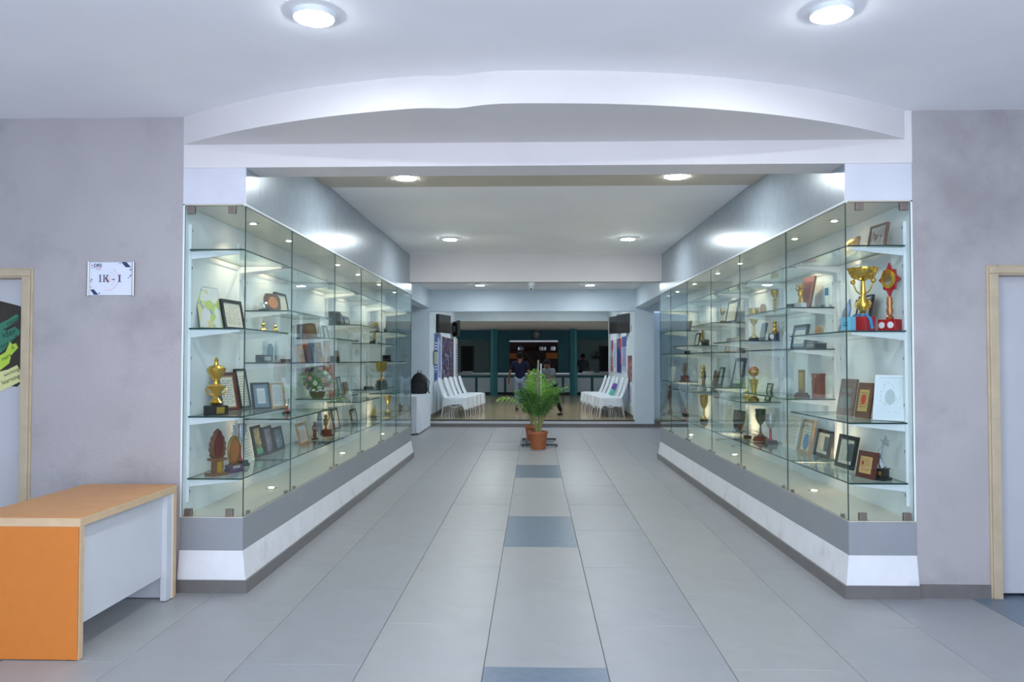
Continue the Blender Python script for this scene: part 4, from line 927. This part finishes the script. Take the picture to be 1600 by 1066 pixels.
# ------------------------------------------------------------------ potted palms
def palm(x, y, seed, H, n, lean_, label, base_z=0, pot_r=.165, pot_h=.30, extra=()):
    rnd = random.Random(seed)
    t = thing('potted_palm', label, 'potted plant', (x, y, base_z), 0, 'potted palms in the passage')
    po = obj('pot', MB().lathe([(pot_r*.74, 0), (pot_r*.76, .01), (pot_r*.92, pot_h-.05), (pot_r*.94, pot_h-.045), (pot_r, pot_h-.045), (pot_r, pot_h), (pot_r*.88, pot_h), (pot_r*.86, pot_h-.03)], 28), TERRA, t, True)
    obj('soil', MB().lathe([(pot_r*.86, pot_h-.05), (pot_r*.85, pot_h-.035)], 20), SOIL, t)
    specs = list(extra)
    for k in range(n):
        a = 2*PI*k/n*1.0+rnd.uniform(-.25, .25)+k*.9
        specs.append((a, rnd.uniform(.10, .50), rnd.uniform(.70, 1.05)*H, rnd.uniform(.25, .8), rnd.choice([0, 0, 1, 2, 0])))
    for (a, tilt, Ln, droop, mi) in specs:
        d = Vector((math.cos(a), math.sin(a), 0)); P = []; steps = 14
        p = Vector((d.x*.03, d.y*.03, pot_h-.05)); ang = tilt*.35
        for k in range(steps+1):
            P.append(p.copy()); q = k/steps; ang2 = tilt*.35+tilt*.65*q+droop*q*q*1.25
            p = p+(d*math.sin(ang2)+Vector((0, 0, 1))*math.cos(ang2))*Ln/steps
        b = MB(); b.tube(P, [.008*(1-.8*k/steps)+.0015 for k in range(steps+1)], 5, 0)
        nl = 26
        for k in range(nl):
            q = .40+.60*k/(nl-1); fi = q*steps; i0 = min(int(fi), steps-1); fr = fi-i0
            c = P[i0].lerp(P[i0+1], fr); tg = (P[i0+1]-P[i0]).normalized(); sd = tg.cross(Vector((0, 0, 1)))
            if sd.length < .05: sd = Vector((-d.y, d.x, 0))
            sd.normalize(); nrm = sd.cross(tg).normalized()
            ll = (.26*math.sin(PI*(.18+.8*(q-.40)/.60))**.7+.03)*(.6+.4*Ln)*rnd.uniform(.85, 1.1)
            for s_ in (-1, 1):
                dr = (sd*s_*rnd.uniform(.75, 1.0)+tg*(.35+.35*rnd.random())+nrm*rnd.uniform(.0, .35)+Vector((0, 0, -.10))).normalized(); wv = tg.cross(dr).normalized().cross(dr).normalized()*.0085
                m1 = c+dr*ll*.5+Vector((0, 0, .012)); e = c+dr*ll+Vector((0, 0, -.38*ll*rnd.uniform(.3, 1.3)))
                up_ = Vector((0, 0, .004))
                b.add([c, m1+wv, m1-up_, m1-wv, e, ], [(0, 1, 2), (0, 2, 3), (1, 4, 2), (2, 4, 3)], 1)
        obj('frond', b, [STALK, LEAF[mi]], t)
    return t
pl = palm(.072, 12.95, 5, 1.0, 16, .4, 'large green palm in nearest terracotta pot', extra=[(PI*1.02, .75, .98, 1.0, 1), (PI*.55, .12, 1.12, .45, 1), (PI*1.45, .14, 1.1, .5, 1), (PI*.05, .42, .9, .6, 0)])
obj('support_stick', MB().lathe([(.014, .2), (.014, 1.50)], 10, (.0, .06, 0)), mat('grey_pole', (150, 148, 140), .6), pl, True)
obj('support_stick', MB().lathe([(.011, .2), (.011, 1.44)], 10, (.045, .07, 0)), WHITEP, pl, True)
palm(-.02, 13.85, 11, .88, 13, .4, 'smaller palm in the terracotta pot behind', base_z=.046, pot_r=.15, pot_h=.28)
t = thing('plant_stand', 'low black metal stand on the floor under rear pot', 'stand', (.085, 13.78, 0))
for y in (-.5, .5): obj('cross_bar', MB().box(-.30, .32, y-.02, y+.02, .02, .045), mat('dark_bar', (52, 54, 56), .4, metal=.6), t)
for x in (-.22, .05): obj('long_bar', MB().box(x-.015, x+.015, -.5, .5, .02, .044), mat('dark_bar', (52, 54, 56)), t)
for x in (-.28, .30):
    for y in (-.5, .5): obj('foot', MB().lathe([(.015, 0), (.015, .02)], 10, (x, y, 0)), BLACK, t)

# ------------------------------------------------------------------ covered chairs
def chair_proto():
    t = thing('covered_chair', '', 'chair', (0, 0, 0), 0, 'white covered chairs in two rows in the hall')
    # back cover: padded slab leaning back
    b = MB(); rows = []
    for k in range(9):
        q = k/8; z = .40+.52*q; y = .18+.19*q+.02*math.sin(q*PI); w_ = .235-.045*q; th = .035-.01*q
        if k == 8: th *= .5; w_ *= .94
        ringp = []
        for i in range(20):
            a = 2*PI*i/20; cx_, sy_ = math.cos(a), math.sin(a)
            ringp.append((w_*math.copysign(abs(cx_)**.5, cx_), y+th*math.copysign(abs(sy_)**.7, sy_)-.02*(1-abs(cx_)), z))
        rows.append(ringp)
    v = [p for r_ in rows for p in r_]; f = []
    for i in range(8):
        for k in range(20): f.append((i*20+k, i*20+(k+1) % 20, (i+1)*20+(k+1) % 20, (i+1)*20+k))
    f.append(tuple(8*20+k for k in range(20))); b.add(v, f); obj('back_cover', b, CLOTH, t, True)
    # seat and hanging skirt with folds
    n = 72; per = []
    def pt(a): 
        c_, s_ = math.cos(a), math.sin(a); return (.25*math.copysign(abs(c_)**.45, c_), -.03+.29*math.copysign(abs(s_)**.45, s_))
    b = MB(); v = []; lv = [(.0, .475, .0), (.75, .472, .0), (1.0, .455, .0), (1.01, .42, .3), (1.02, .36, .7), (1.04, .30, 1), (1.05, .24, 1)]
    for j, (sc, z, am) in enumerate(lv):
        for i in range(n):
            a = 2*PI*i/n; x, y = pt(a); wv = 1+.022*am*math.sin(a*14)+.012*am*math.sin(a*23+1)
            side_ = abs(math.cos(a))
            zz = z
            if j >= 3: zz = z+(.10*side_**4*(j-2)/4)*math.cos(a*2)**2*.5-.02*am*math.sin(a*7)
            if j >= 4 and math.sin(a) < -.5: zz -= .05*(j-3)/3*(-math.sin(a))
            sag = .018*math.sin(j*1.9+a*3)*am
            v.append((x*sc*wv*max(sc, .02), y*sc*wv-.0 if sc else -.03, zz+sag))
    f = []
    for j in range(len(lv)-1):
        for i in range(n): i2 = (i+1) % n; f.append((j*n+i, (j+1)*n+i, (j+1)*n+i2, j*n+i2))
    b.add(v, f); sc_ = obj('seat_cover', b, CLOTH, t, True)
    for k in range(3):
        P = []
        for i in range(9): q = i/8; P.append((.262+.006*k, -.24+.42*q, .41-.045*k-.075*math.sin(PI*q)*(.6+.3*k)+.03*q))
        obj('drape_fold', MB().tube(P, [.004, .008, .010, .011, .011, .010, .009, .007, .003], 6), CLOTH, sc_, True)
        obj('drape_fold', MB().tube([(-x, y, z) for x, y, z in P], [.004, .008, .010, .011, .011, .010, .009, .007, .003], 6), CLOTH, sc_, True)
    for x in (-1, 1):
        for y0, y1 in ((-.25, -.30), (.20, .27)):
            obj('leg', MB().tube([(x*.20, y0, .40), (x*.215, (y0+y1)/2, .2), (x*.225, y1, .0)], [.020, .017, .014], 8), CHAIRP, t, True)
    return t
def copy_tree(o, parent=None):
    c = o.copy(); COL.objects.link(c)
    if parent: c.parent = parent
    for ch in list(o.children): copy_tree(ch, c)
    return c
proto = chair_proto(); first = True
ORD = ['nearest', 'second', 'third', 'fourth', 'fifth', 'farthest']
for sd, X_, rz, y0, dy, n_ in (('left', -1.88, PI/2, 18.02, .61, 5), ('right', 1.86, -PI/2, 18.15, .585, 6)):
    for k in range(n_):
        o = proto if first else copy_tree(proto); first = False
        o.location = (X_+(.062*k if sd == 'left' else -.052*k)+random.uniform(-.015, .015), y0+dy*k, HZ); o.rotation_euler.z = rz+random.uniform(-.05, .05)
        w_ = ORD[k] if k < n_-1 else 'farthest'
        o['label'] = 'white cloth covered chair, %s in the %s row of the hall' % (w_, sd)
t = thing('soft_bottle', 'purple and teal bottle leaning in a right hand chair', 'bottle', (1.86, 18.71, HZ+.485))
for ch, mb_, mm in (('body', MB().lathe([(.02, 0), (.052, .01), (.056, .04), (.056, .15), (.05, .16)], 16), mat('teal_plastic', (96, 196, 168), .4)), ('top', MB().lathe([(.052, .16), (.058, .17), (.058, .28), (.045, .31), (.02, .32)], 16), mat('purple_plastic', (120, 84, 176), .4))):
    o = obj(ch, mb_, mm, t, True); o.rotation_euler = (0, R(24), 0)

# ------------------------------------------------------------------ cloth covered table with a backpack
TX, TY, TW, TD, TH = -2.66, 16.1, .31, .85, .765
t = thing('folding_table', 'narrow folding table hidden under white cloth by left cabinet', 'table', (TX, TY, 0))
obj('tabletop', MB().box(-TW, TW, -TD, TD, TH-.03, TH), WOOD, t)
for x in (-1, 1):
    for y in (-1, 1): obj('leg', MB().tube([(x*(TW-.04), y*(TD-.08), TH-.03), (x*(TW-.04), y*(TD-.06), 0)], .013, 8), STEEL, t)
b = MB(); n = 120; v = []
def rect(u, w_, d_):
    per = 4*(w_+d_); s_ = (u % 1)*per
    for (L_, fn) in ((2*w_, lambda q: (-w_+q, -d_)), (2*d_, lambda q: (w_, -d_+q)), (2*w_, lambda q: (w_-q, d_)), (2*d_, lambda q: (-w_, d_-q))):
        if s_ <= L_: return fn(s_)
        s_ -= L_
    return (-w_, -d_)
for j, (z, am) in enumerate(((TH+.004, 0), (TH-.03, .1), (.5, .5), (.25, .9), (.035, 1))):
    for i in range(n):
        x, y = rect(i/n, TW+.012, TD+.012); wv = .016*am*math.sin(i*.9)+.012*am*math.sin(i*2.3+1)
        l = max(abs(x)/TW, abs(y)/TD); ox = math.copysign(1, x) if abs(x) > TW else 0; oy = math.copysign(1, y) if abs(y) > TD else 0
        v.append((x+ox*(wv+.02*am), y+oy*(wv+.02*am), z+(.012*math.sin(i*1.7) if j == 4 else 0)))
f = [(j*n+i, (j+1)*n+i, (j+1)*n+(i+1) % n, j*n+(i+1) % n) for j in range(4) for i in range(n)]+[tuple(range(n))]
b.add(v, f); tag(obj('tablecloth', b, LACE, None, True, loc=(TX, TY, 0)), 'white lace cloth draped over the table by left cabinet', 'tablecloth')
t = thing('backpack', 'black backpack standing on the white cloth covered table', 'backpack', (-2.50, 16.55, TH+.006))
BAGM = mat('black_nylon', (20, 20, 24), .6, bump=.3, bscale=60); BAGD = mat('dark_zip', (50, 50, 54), .4)
def blob(w_, d_, h_, cy_, n_=24, e=.55):
    b = MB(); v = []; K_ = 12
    for j in range(K_+1):
        q = j/K_; z = h_*q; s_ = (math.sin(PI*min(1, q*.5+.5*0+.0)) if False else 1); pr = (1-max(0, (q-.35)/.65)**2.6*.72)*(.86+.14*min(1, q/.12))
        if j == K_: pr *= .35
        for i in range(n_):
            a = 2*PI*i/n_; c_, sn = math.cos(a), math.sin(a)
            v.append((w_*pr*math.copysign(abs(c_)**e, c_), cy_+d_*(.55+.45*pr)*math.copysign(abs(sn)**e, sn), z))
    f = [(j*n_+i, j*n_+(i+1) % n_, (j+1)*n_+(i+1) % n_, (j+1)*n_+i) for j in range(K_) for i in range(n_)]+[tuple(range(n_-1, -1, -1)), tuple(K_*n_+i for i in range(n_))]
    return b.add(v, f)
obj('body', blob(.185, .11, .46, 0), BAGM, t, True)
pk = obj('front_pocket', blob(.135, .05, .24, -.115), BAGM, t, True); obj('zip', MB().tube([(-.11, -.15, .19), (-.06, -.158, .225), (.06, -.158, .225), (.11, -.15, .19)], .004, 6), BAGD, pk)
obj('handle', MB().tube([(-.04, .03, .45), (-.035, .03, .495), (0, .03, .51), (.035, .03, .495), (.04, .03, .45)], .009, 8), BAGM, t, True)
for s_ in (-1, 1): obj('strap', MB().tube([(s_*.10, .11, .40), (s_*.20, .13, .25), (s_*.19, .06, .06), (s_*.23, -.02, .012)], .012, 6), BAGM, t, True)

# ------------------------------------------------------------------ hall walls: screens, posters
def tv(x, y, z, rz, w_, h_, label):
    t = thing('wall_screen', label, 'television', (x, y, z), rz, 'wall mounted screens in the hall')
    obj('body', MB().box(-w_/2, w_/2, 0, .07, 0, h_), BLACK, t, bevel=.004)
    obj('screen', MB().box(-w_/2+.025, w_/2-.025, -.002, 0, .035, h_-.025), mat('screen_glass', (34, 32, 32), .12, spec=.7), t)
    obj('bracket', MB().box(-.08, .08, .07, .16, h_*.3, h_*.7), DGREY, t)
tv(-2.20, 18.78, 2.17, R(76), .84, .45, 'angled black screen nearest on the left hall wall')
tv(-2.20, 22.0, 2.18, R(104), .84, .45, 'second black screen farther along the left hall wall')
tv(2.13, 18.35, 2.15, R(-74), .80, .46, 'angled black screen nearest on the right hall wall')
tv(2.12, 20.1, 2.20, R(-74), .80, .46, 'second black screen farther along the right hall wall')
PB1 = paper('blue_letter_print', (56, 84, 150), (196, 206, 226), rows=16, cov=.6, margin=.18); PB2 = paper('pale_letter_print', (150, 166, 206), (60, 84, 150), rows=26, cov=.6, margin=.2)
PMOS = blotch('mosaic_print', [(44, 50, 84), (96, 60, 84), (70, 90, 140), (150, 140, 150), (40, 44, 70), (110, 84, 96), (60, 70, 110)], 16)
PNAV = blotch('navy_face_print', [(30, 44, 110), (34, 50, 120), (190, 70, 60), (40, 60, 130), (150, 140, 180)], 3.2); PRG = blotch('red_green_print', [(190, 70, 80), (90, 140, 90), (170, 170, 200), (60, 70, 140), (200, 190, 200)], 5)
PVW = paper('violet_sheet_print', (170, 176, 206), (70, 80, 140), rows=18, cov=.55, photo=(.0, 1, .7, 1, (64, 80, 150))); PSH = paper('white_sheet_print', (206, 212, 226), (110, 120, 160), rows=16, cov=.6)
PREDP = blotch('red_collage_print', [(180, 70, 60), (90, 80, 96), (120, 110, 120), (160, 150, 156), (70, 60, 80), (190, 100, 80)], 7)
def poster(side, y0, y1, z0, z1, m_, label, th=.012):
    x = -2.37 if side == 'L' else 2.25
    t = thing('wall_poster', label, 'poster', (x, (y0+y1)/2, z0), PI/2 if side == 'L' else -PI/2, 'posters on the hall walls')
    w_ = (y1-y0)/2; obj('board', MB().box(-w_, w_, -th, 0, 0, z1-z0), WHITEP, t); obj('print', MB().box(-w_+.01, w_-.01, -th-.002, -th, .01, z1-z0-.01), m_, t)
poster('L', 17.95, 18.6, 1.0, 2.15, PB1, 'tall blue banner with white lettering nearest on left hall wall')
poster('L', 18.68, 19.35, .98, 2.16, PB2, 'pale blue lettered banner second on left hall wall')
poster('L', 19.45, 22.3, 1.0, 2.12, PMOS, 'wide dark blue photo mosaic on left hall wall')
poster('L', 22.5, 23.1, .9, 2.15, PSH, 'pale notice board at the end of left hall wall', .05)
t = thing('notice_box', 'grey notice holder fixed over the blue banner on left', 'box', (-2.355, 18.0, 1.42), PI/2); obj('box', MB().box(-.16, .16, -.06, -.004, 0, .28), mat('grey_box', (170, 172, 166), .5), t, bevel=.004); obj('lid', MB().box(-.165, .165, -.065, -.002, .28, .30), DGREY, t)
poster('R', 18.55, 19.5, 1.22, 2.1, PVW, 'blue and white printed panel nearest on right hall wall')
poster('R', 19.56, 20.75, 1.16, 2.08, PNAV, 'navy panel with a red figure on right hall wall')
poster('R', 20.82, 21.55, 1.16, 2.08, PSH, 'lavender text panel on right hall wall')
poster('R', 21.62, 22.4, 1.16, 2.08, PRG, 'red and green topped panel farthest on right hall wall')
poster('R', 17.5, 18.35, 1.0, 1.62, PREDP, 'red photo collage nearest the step on right')
poster('R', 17.5, 18.35, .44, .96, PSH, 'white printed sheet below the red photo collage')
t = thing('light_switch', 'small pale switch plate on right hall wall near pier', 'switch', (2.25, 17.6, 2.12), -PI/2); obj('plate', MB().box(-.04, .04, -.012, 0, 0, .24), WHITEP, t); obj('rocker', MB().box(-.02, .02, -.018, -.012, .05, .19), DGREY, t)

# ------------------------------------------------------------------ canteen: counter, hatch, clock
t = thing('serving_counter', 'long white panelled serving counter across the canteen', 'counter', (0, 29.85, HZ))
obj('body', MB().box(-5.6, 5.6, -.22, .28, .08, .74), TEALD, t); obj('kick_board', MB().box(-5.6, 5.6, -.20, .28, 0, .08), DARK, t)
for k in range(10):
    x = -5.6+1.12*k; obj('counter_panel', MB().box(x+.05, x+1.07, -.245, -.22, .10, .66), mat('counter_white', (176, 190, 192), .5), t, bevel=.004)
obj('glass_guard', MB().box(-5.6, 5.6, -.23, -.215, .74, .86), GREYW, t); obj('worktop', MB().box(-5.62, 5.62, -.26, .32, .80, .835), STEEL, t)
t = thing('serving_hatch', 'serving hatch with steel hood and dark shelves in teal wall', 'hatch', (-.01, 30.2, 0))
obj('hood', MB().box(-.96, .95, -.12, .05, 2.21, 2.285), STEEL, t, bevel=.006)
obj('rack_back', MB().box(-1.2, 1.2, 1.35, 1.4, .5, 2.6), mat('dark_red_brown', (74, 44, 40), .6), t)
for z in (1.25, 1.56, 1.9): obj('rack_shelf', MB().box(-1.15, 1.15, .9, 1.35, z-.02, z), mat('dark_red_brown', (74, 44, 40)), t)
for x in (-1.15, -.05, 1.15): obj('rack_post', MB().box(x-.02, x+.02, .9, .94, .5, 2.6), mat('dark_red_brown', (74, 44, 40)), t)
for nm, x, z, w_, h_, mm, lb in (('orange_crate', -.86, 1.56, .14, .22, mat('orange_card', (198, 110, 44), .6), 'orange crate left on the hatch shelf'), ('orange_crate', .72, 1.56, .24, .24, mat('orange_card', (198, 110, 44)), 'wide orange crate right on the hatch shelf'),
    ('steel_pot', -.55, 1.9, .2, .18, STEEL, 'steel pot on upper hatch shelf left'), ('steel_pot', .35, 1.9, .24, .2, STEEL, 'steel pot on upper hatch shelf centre'), ('steel_pot', .78, 1.9, .16, .22, STEEL, 'steel pot on upper hatch shelf right')):
    t = thing(nm, lb, 'crate' if 'crate' in nm else 'pot', (x, 31.3, z))
    if 'crate' in nm: obj('box', MB().box(-w_, w_, -.14, .14, 0, h_), mm, t, bevel=.01); obj('rim', MB().box(-w_-.01, w_+.01, -.15, .15, h_-.03, h_), mm, t)
    else: obj('pot_body', MB().lathe([(w_*.8, 0), (w_*.85, h_*.7)], 18), mm, t, True); obj('lid', MB().lathe([(w_*.87, h_*.7), (w_*.6, h_*.85), (.03, h_*.95), (.03, h_)], 18), mm, t, True)
for P, lb in ((((-.60, 30.9, 2.05), (.12, 30.9, 1.22)), 'long steel rail sloping down inside the hatch'), (((.19, 31.0, 1.80), (.62, 31.0, 1.28)), 'short steel rail sloping down inside the hatch')):
    t = thing('sloping_rail', lb, 'rail', (0, 0, 0)); obj('rail', MB().tube(P, .018, 8), STEEL, t); obj('end_cap', MB().ball(P[0], .028, 8), STEEL, t)
    obj('post', MB().tube([P[1], (P[1][0], P[1][1], HZ)], .018, 8), STEEL, t)
t = thing('wall_clock', 'round dark wall clock above the serving hatch', 'clock', (.10, 30.2, 2.50))
M = Matrix.Rotation(PI/2, 4, 'X')
obj('case', MB().lathe([(.19, 0), (.19, .03), (.165, .04), (.16, .025)], 32, (0, 0, 0), 0, 1, 1, M), mat('dark_clock', (30, 32, 38), .4), t, True)
obj('dial', MB().lathe([(.16, .02), (.16, .026)], 32, (0, 0, 0), 0, 1, 1, M), mat('grey_dial', (110, 116, 126), .5), t)
for a, l in ((60, .10), (-20, .075)): obj('hand', MB().box(-.006, .006, -.03, -.028, -.02, l, 0, Matrix.Rotation(R(a), 4, 'Y')), WHITEP, t)
for k in range(12): obj('hour_mark', MB().box(-.006, .006, -.029, -.027, .12, .145, 0, Matrix.Rotation(R(30*k), 4, 'Y')), BLACK, t)
t = thing('wall_fan', 'dark wall fan on the far canteen wall', 'fan', (2.67, 32.9, 1.68))
fb = MB()
for r in (.20, .14, .07): fb.tube([(r*math.cos(a*PI/12), -.14, r*math.sin(a*PI/12)) for a in range(25)], .006, 5)
obj('cage', fb, BLACK, t); obj('hub', MB().ball((0, -.12, 0), .045, 10), BLACK, t, True); obj('bracket', MB().box(-.03, .03, -.1, .1, -.14, .0), BLACK, t)
for k in range(3): obj('blade', MB().prism([(-.03, .03), (.03, .03), (.07, .17), (-.02, .18)], -.125, -.12, 0, Matrix.Rotation(R(120*k), 4, 'Y')), DGREY, t)
for k, (x, lb) in enumerate(((2.1, 'left steel tray on the right end of counter'), (2.75, 'right steel tray on the right end of counter'), (-2.6, 'steel tray on the left end of counter'))):
    t = thing('steel_tray', lb, 'tray', (x, 29.85, HZ+.836)); obj('tray', MB().box(-.22, .22, -.14, .14, 0, .05), STEEL, t, bevel=.008); obj('lid', MB().box(-.20, .20, -.12, .12, .05, .07), STEEL, t)

# ------------------------------------------------------------------ people
def skin(name, V, E, rad, mats, parent, sub=2, root=0):
    me = bpy.data.meshes.new(name); me.from_pydata(V, E, []); o = bpy.data.objects.new(name, me); COL.objects.link(o)
    md = o.modifiers.new('skin', 'SKIN'); md.use_smooth_shade = True
    if not me.skin_vertices: me.attributes.new('x', 'FLOAT', 'POINT')
    bpy.context.view_layer.update()
    sv = me.skin_vertices[0].data if me.skin_vertices else None
    for i, r in enumerate(rad):
        sv[i].radius = (r, r) if isinstance(r, (int, float)) else r
    sv[root].use_root = True
    s_ = o.modifiers.new('sub', 'SUBSURF'); s_.levels = sub; s_.render_levels = sub
    dg = bpy.context.evaluated_depsgraph_get(); m2 = bpy.data.meshes.new_from_object(o.evaluated_get(dg)); bpy.data.objects.remove(o)
    m2.materials.clear(); m2.materials.append(mats); m2.polygons.foreach_set('use_smooth', [True]*len(m2.polygons))
    q = bpy.data.objects.new(name, m2); COL.objects.link(q); q.parent = parent; return q
def person(label, loc, rz, H, J, skin_m, shirt_m, trouser_m, hair_m, shoe_m, long_hair=False):
    k = H/1.70
    t = thing('person', label, 'person', loc, rz)
    P = {n_: Vector(p)*k for n_, p in J.items()}
    names = ['pelvis', 'spine', 'chest', 'neck', 'chin', 'head', 'crown', 'nose', 'shL', 'elL', 'wrL', 'paL', 'shR', 'elR', 'wrR', 'paR', 'hiL', 'knL', 'anL', 'toL', 'hiR', 'knR', 'anR', 'toR']
    rad = dict(pelvis=.11, spine=.105, chest=.12, neck=.05, chin=.062, head=.088, crown=.06, nose=.03, shL=.055, shR=.055, elL=.038, elR=.038, wrL=.027, wrR=.027, paL=.03, paR=.03,
               hiL=.085, hiR=.085, knL=.055, knR=.055, anL=.036, anR=.036, toL=.03, toR=.03)
    V = [P[n_] for n_ in names]; Rd = [rad[n_]*k for n_ in names]; ix = {n_: i for i, n_ in enumerate(names)}
    E = [(ix[a], ix[b_]) for a, b_ in (('pelvis', 'spine'), ('spine', 'chest'), ('chest', 'neck'), ('neck', 'chin'), ('chin', 'head'), ('head', 'crown'), ('chin', 'nose'), ('chest', 'shL'), ('shL', 'elL'), ('elL', 'wrL'), ('wrL', 'paL'),
         ('chest', 'shR'), ('shR', 'elR'), ('elR', 'wrR'), ('wrR', 'paR'), ('pelvis', 'hiL'), ('hiL', 'knL'), ('knL', 'anL'), ('anL', 'toL'), ('pelvis', 'hiR'), ('hiR', 'knR'), ('knR', 'anR'), ('anR', 'toR'))]
    for s_, sg in (('L', -1), ('R', 1)):
        d = (P['pa'+s_]-P['wr'+s_]).normalized(); sd = d.cross(Vector((sg, 0, 0))).normalized()
        for q, (off, ln) in enumerate(((-.03, .07), (-.010, .08), (.010, .076), (.03, .06), (-.045, .045))):
            a = len(V); V += [P['pa'+s_]+sd*off*.7*k+d*.03*k, P['pa'+s_]+sd*off*k+d*(.03+ln)*k+Vector((0, -.012, 0))*k]; Rd += [.0105*k, .008*k]; E += [(ix['pa'+s_], a), (a, a+1)]
    skin('body', V, E, Rd, skin_m, t)
    # clothes
    def lp(a, b_, q): return P[a].lerp(P[b_], q)
    SV = [P['pelvis']+Vector((0, 0, -.05))*k, P['spine'], P['chest'], P['neck']+Vector((0, 0, -.02))*k, P['shL'], lp('shL', 'elL', .75), P['shR'], lp('shR', 'elR', .75)]
    skin('shirt', SV, [(0, 1), (1, 2), (2, 3), (2, 4), (4, 5), (2, 6), (6, 7)], [(.165*k, .125*k), (.15*k, .12*k), (.18*k, .15*k), .082*k, .088*k, .066*k, .088*k, .066*k], shirt_m, t, 2, 1)
    TV = [P['pelvis'], P['hiL'], P['knL'], lp('knL', 'anL', .92), P['hiR'], P['knR'], lp('knR', 'anR', .92)]
    skin('trousers', TV, [(0, 1), (1, 2), (2, 3), (0, 4), (4, 5), (5, 6)], [.125*k, .10*k, .072*k, .058*k, .10*k, .072*k, .058*k], trouser_m, t, 2, 0)
    h = P['head']; b = MB(); b.ball(h+Vector((0, .018, .03))*k, (.098*k, .105*k, .105*k), 16); hr = obj('hair', b, hair_m, t, True)
    for s_ in (-1, 1): obj('ear', MB().ball(h+Vector((s_*.092, 0, -.03))*k, (.014*k, .024*k, .032*k), 8), skin_m, t, True)
    fc = (P['nose']-P['chin']); f2 = Vector((fc.x, fc.y, 0)).normalized()
    sdv = Vector((-f2.y, f2.x, 0))
    for s_ in (-1, 1): obj('eye', MB().ball(h+f2*.088*k+sdv*s_*.034*k+Vector((0, 0, -.022))*k, .012*k, 8), BLACK, t, True)
    obj('mouth', MB().ball(h+f2*.082*k+Vector((0, 0, -.085))*k, (.026*k, .012*k, .008*k), 8), mat('lip', (130, 70, 64), .5), t, True)
    for s_ in ('L', 'R'):
        a, c = P['an'+s_], P['to'+s_]; dd = (c-a); dd.z = 0; dd.normalize(); g = max(.012*k, 0)
        mid = a+dd*.07*k; yaw_ = math.atan2(dd.y, dd.x)
        M = Matrix.Translation((mid.x, mid.y, min(a.z, c.z+.05*k)-.035*k)) @ Matrix.Rotation(yaw_, 4, 'Z')
        obj('shoe', MB().ball((0, 0, 0), (.135*k, .05*k, .042*k), 12, 0, M), shoe_m, t, True)
    return t
BASE = dict(pelvis=(0, 0, .94), spine=(0, .01, 1.14), chest=(0, .0, 1.32), neck=(0, .0, 1.46), chin=(0, -.015, 1.535), head=(0, -.01, 1.60), crown=(0, .0, 1.655), nose=(0, -.085, 1.57),
            shL=(-.18, 0, 1.39), elL=(-.25, .02, 1.12), wrL=(-.27, -.04, .88), paL=(-.27, -.06, .80), shR=(.18, 0, 1.39), elR=(.25, .02, 1.12), wrR=(.27, -.04, .88), paR=(.27, -.06, .80),
            hiL=(-.09, 0, .90), knL=(-.10, -.02, .50), anL=(-.10, .02, .085), toL=(-.11, -.13, .035), hiR=(.09, 0, .90), knR=(.10, -.02, .50), anR=(.10, .02, .085), toR=(.11, -.13, .035))
SK = mat('brown_skin', (104, 66, 50), .55); HAIR = mat('black_hair', (9, 8, 8), .85, spec=.2)
NAVYS = mat('navy_shirt', (15, 20, 44), .85, spec=.2); PALEJ = mat('pale_blue_trousers', (120, 136, 158), .8); DTR = mat('dark_trousers', (20, 22, 30), .85, spec=.2); GREYT = mat('grey_white_top', (104, 108, 114), .8, var=.4, scale=26); SHOE = mat('dark_shoe', (40, 32, 30), .5); DSH = mat('dark_shirt', (40, 52, 56), .7)
JA = dict(BASE); JA.update(elL=(-.27, .04, 1.13), wrL=(-.25, -.16, .98), paL=(-.22, -.22, .96), elR=(.30, .02, 1.12), wrR=(.34, -.03, .88), paR=(.345, -.05, .80), knL=(-.10, -.05, .5), anL=(-.10, .06, .085), toL=(-.11, -.09, .035))
person('person in navy shirt and pale trousers, back to viewer, behind the palm', (-.37, 20.25, HZ), PI-.1, 1.53, JA, SK, NAVYS, PALEJ, HAIR, SHOE)
JB = dict(BASE); JB.update(pelvis=(0, .02, .90), spine=(0, -.03, 1.10), chest=(0, -.10, 1.27), neck=(0, -.15, 1.40), chin=(0, -.19, 1.465), head=(0, -.19, 1.53), crown=(0, -.185, 1.585), nose=(0, -.265, 1.495),
    shL=(-.17, -.10, 1.34), shR=(.17, -.10, 1.34), elL=(-.22, -.22, 1.10), wrL=(-.18, -.40, 1.02), paL=(-.16, -.47, 1.01), elR=(.22, -.22, 1.10), wrR=(.18, -.40, 1.02), paR=(.16, -.47, 1.01),
    hiL=(-.09, .02, .86), knL=(-.10, -.20, .50), anL=(-.10, -.30, .085), toL=(-.10, -.44, .035), hiR=(.09, .02, .86), knR=(.10, .14, .48), anR=(.10, .36, .10), toR=(.10, .22, .035))
person('person in grey top and dark trousers striding behind the palm', (.40, 18.3, HZ), -.75, 1.39, JB, SK, GREYT, DTR, HAIR, SHOE)
person('distant person in dark clothes standing behind the counter', (2.0, 31.3, HZ), .2, 1.58, BASE, SK, DSH, DTR, HAIR, SHOE)
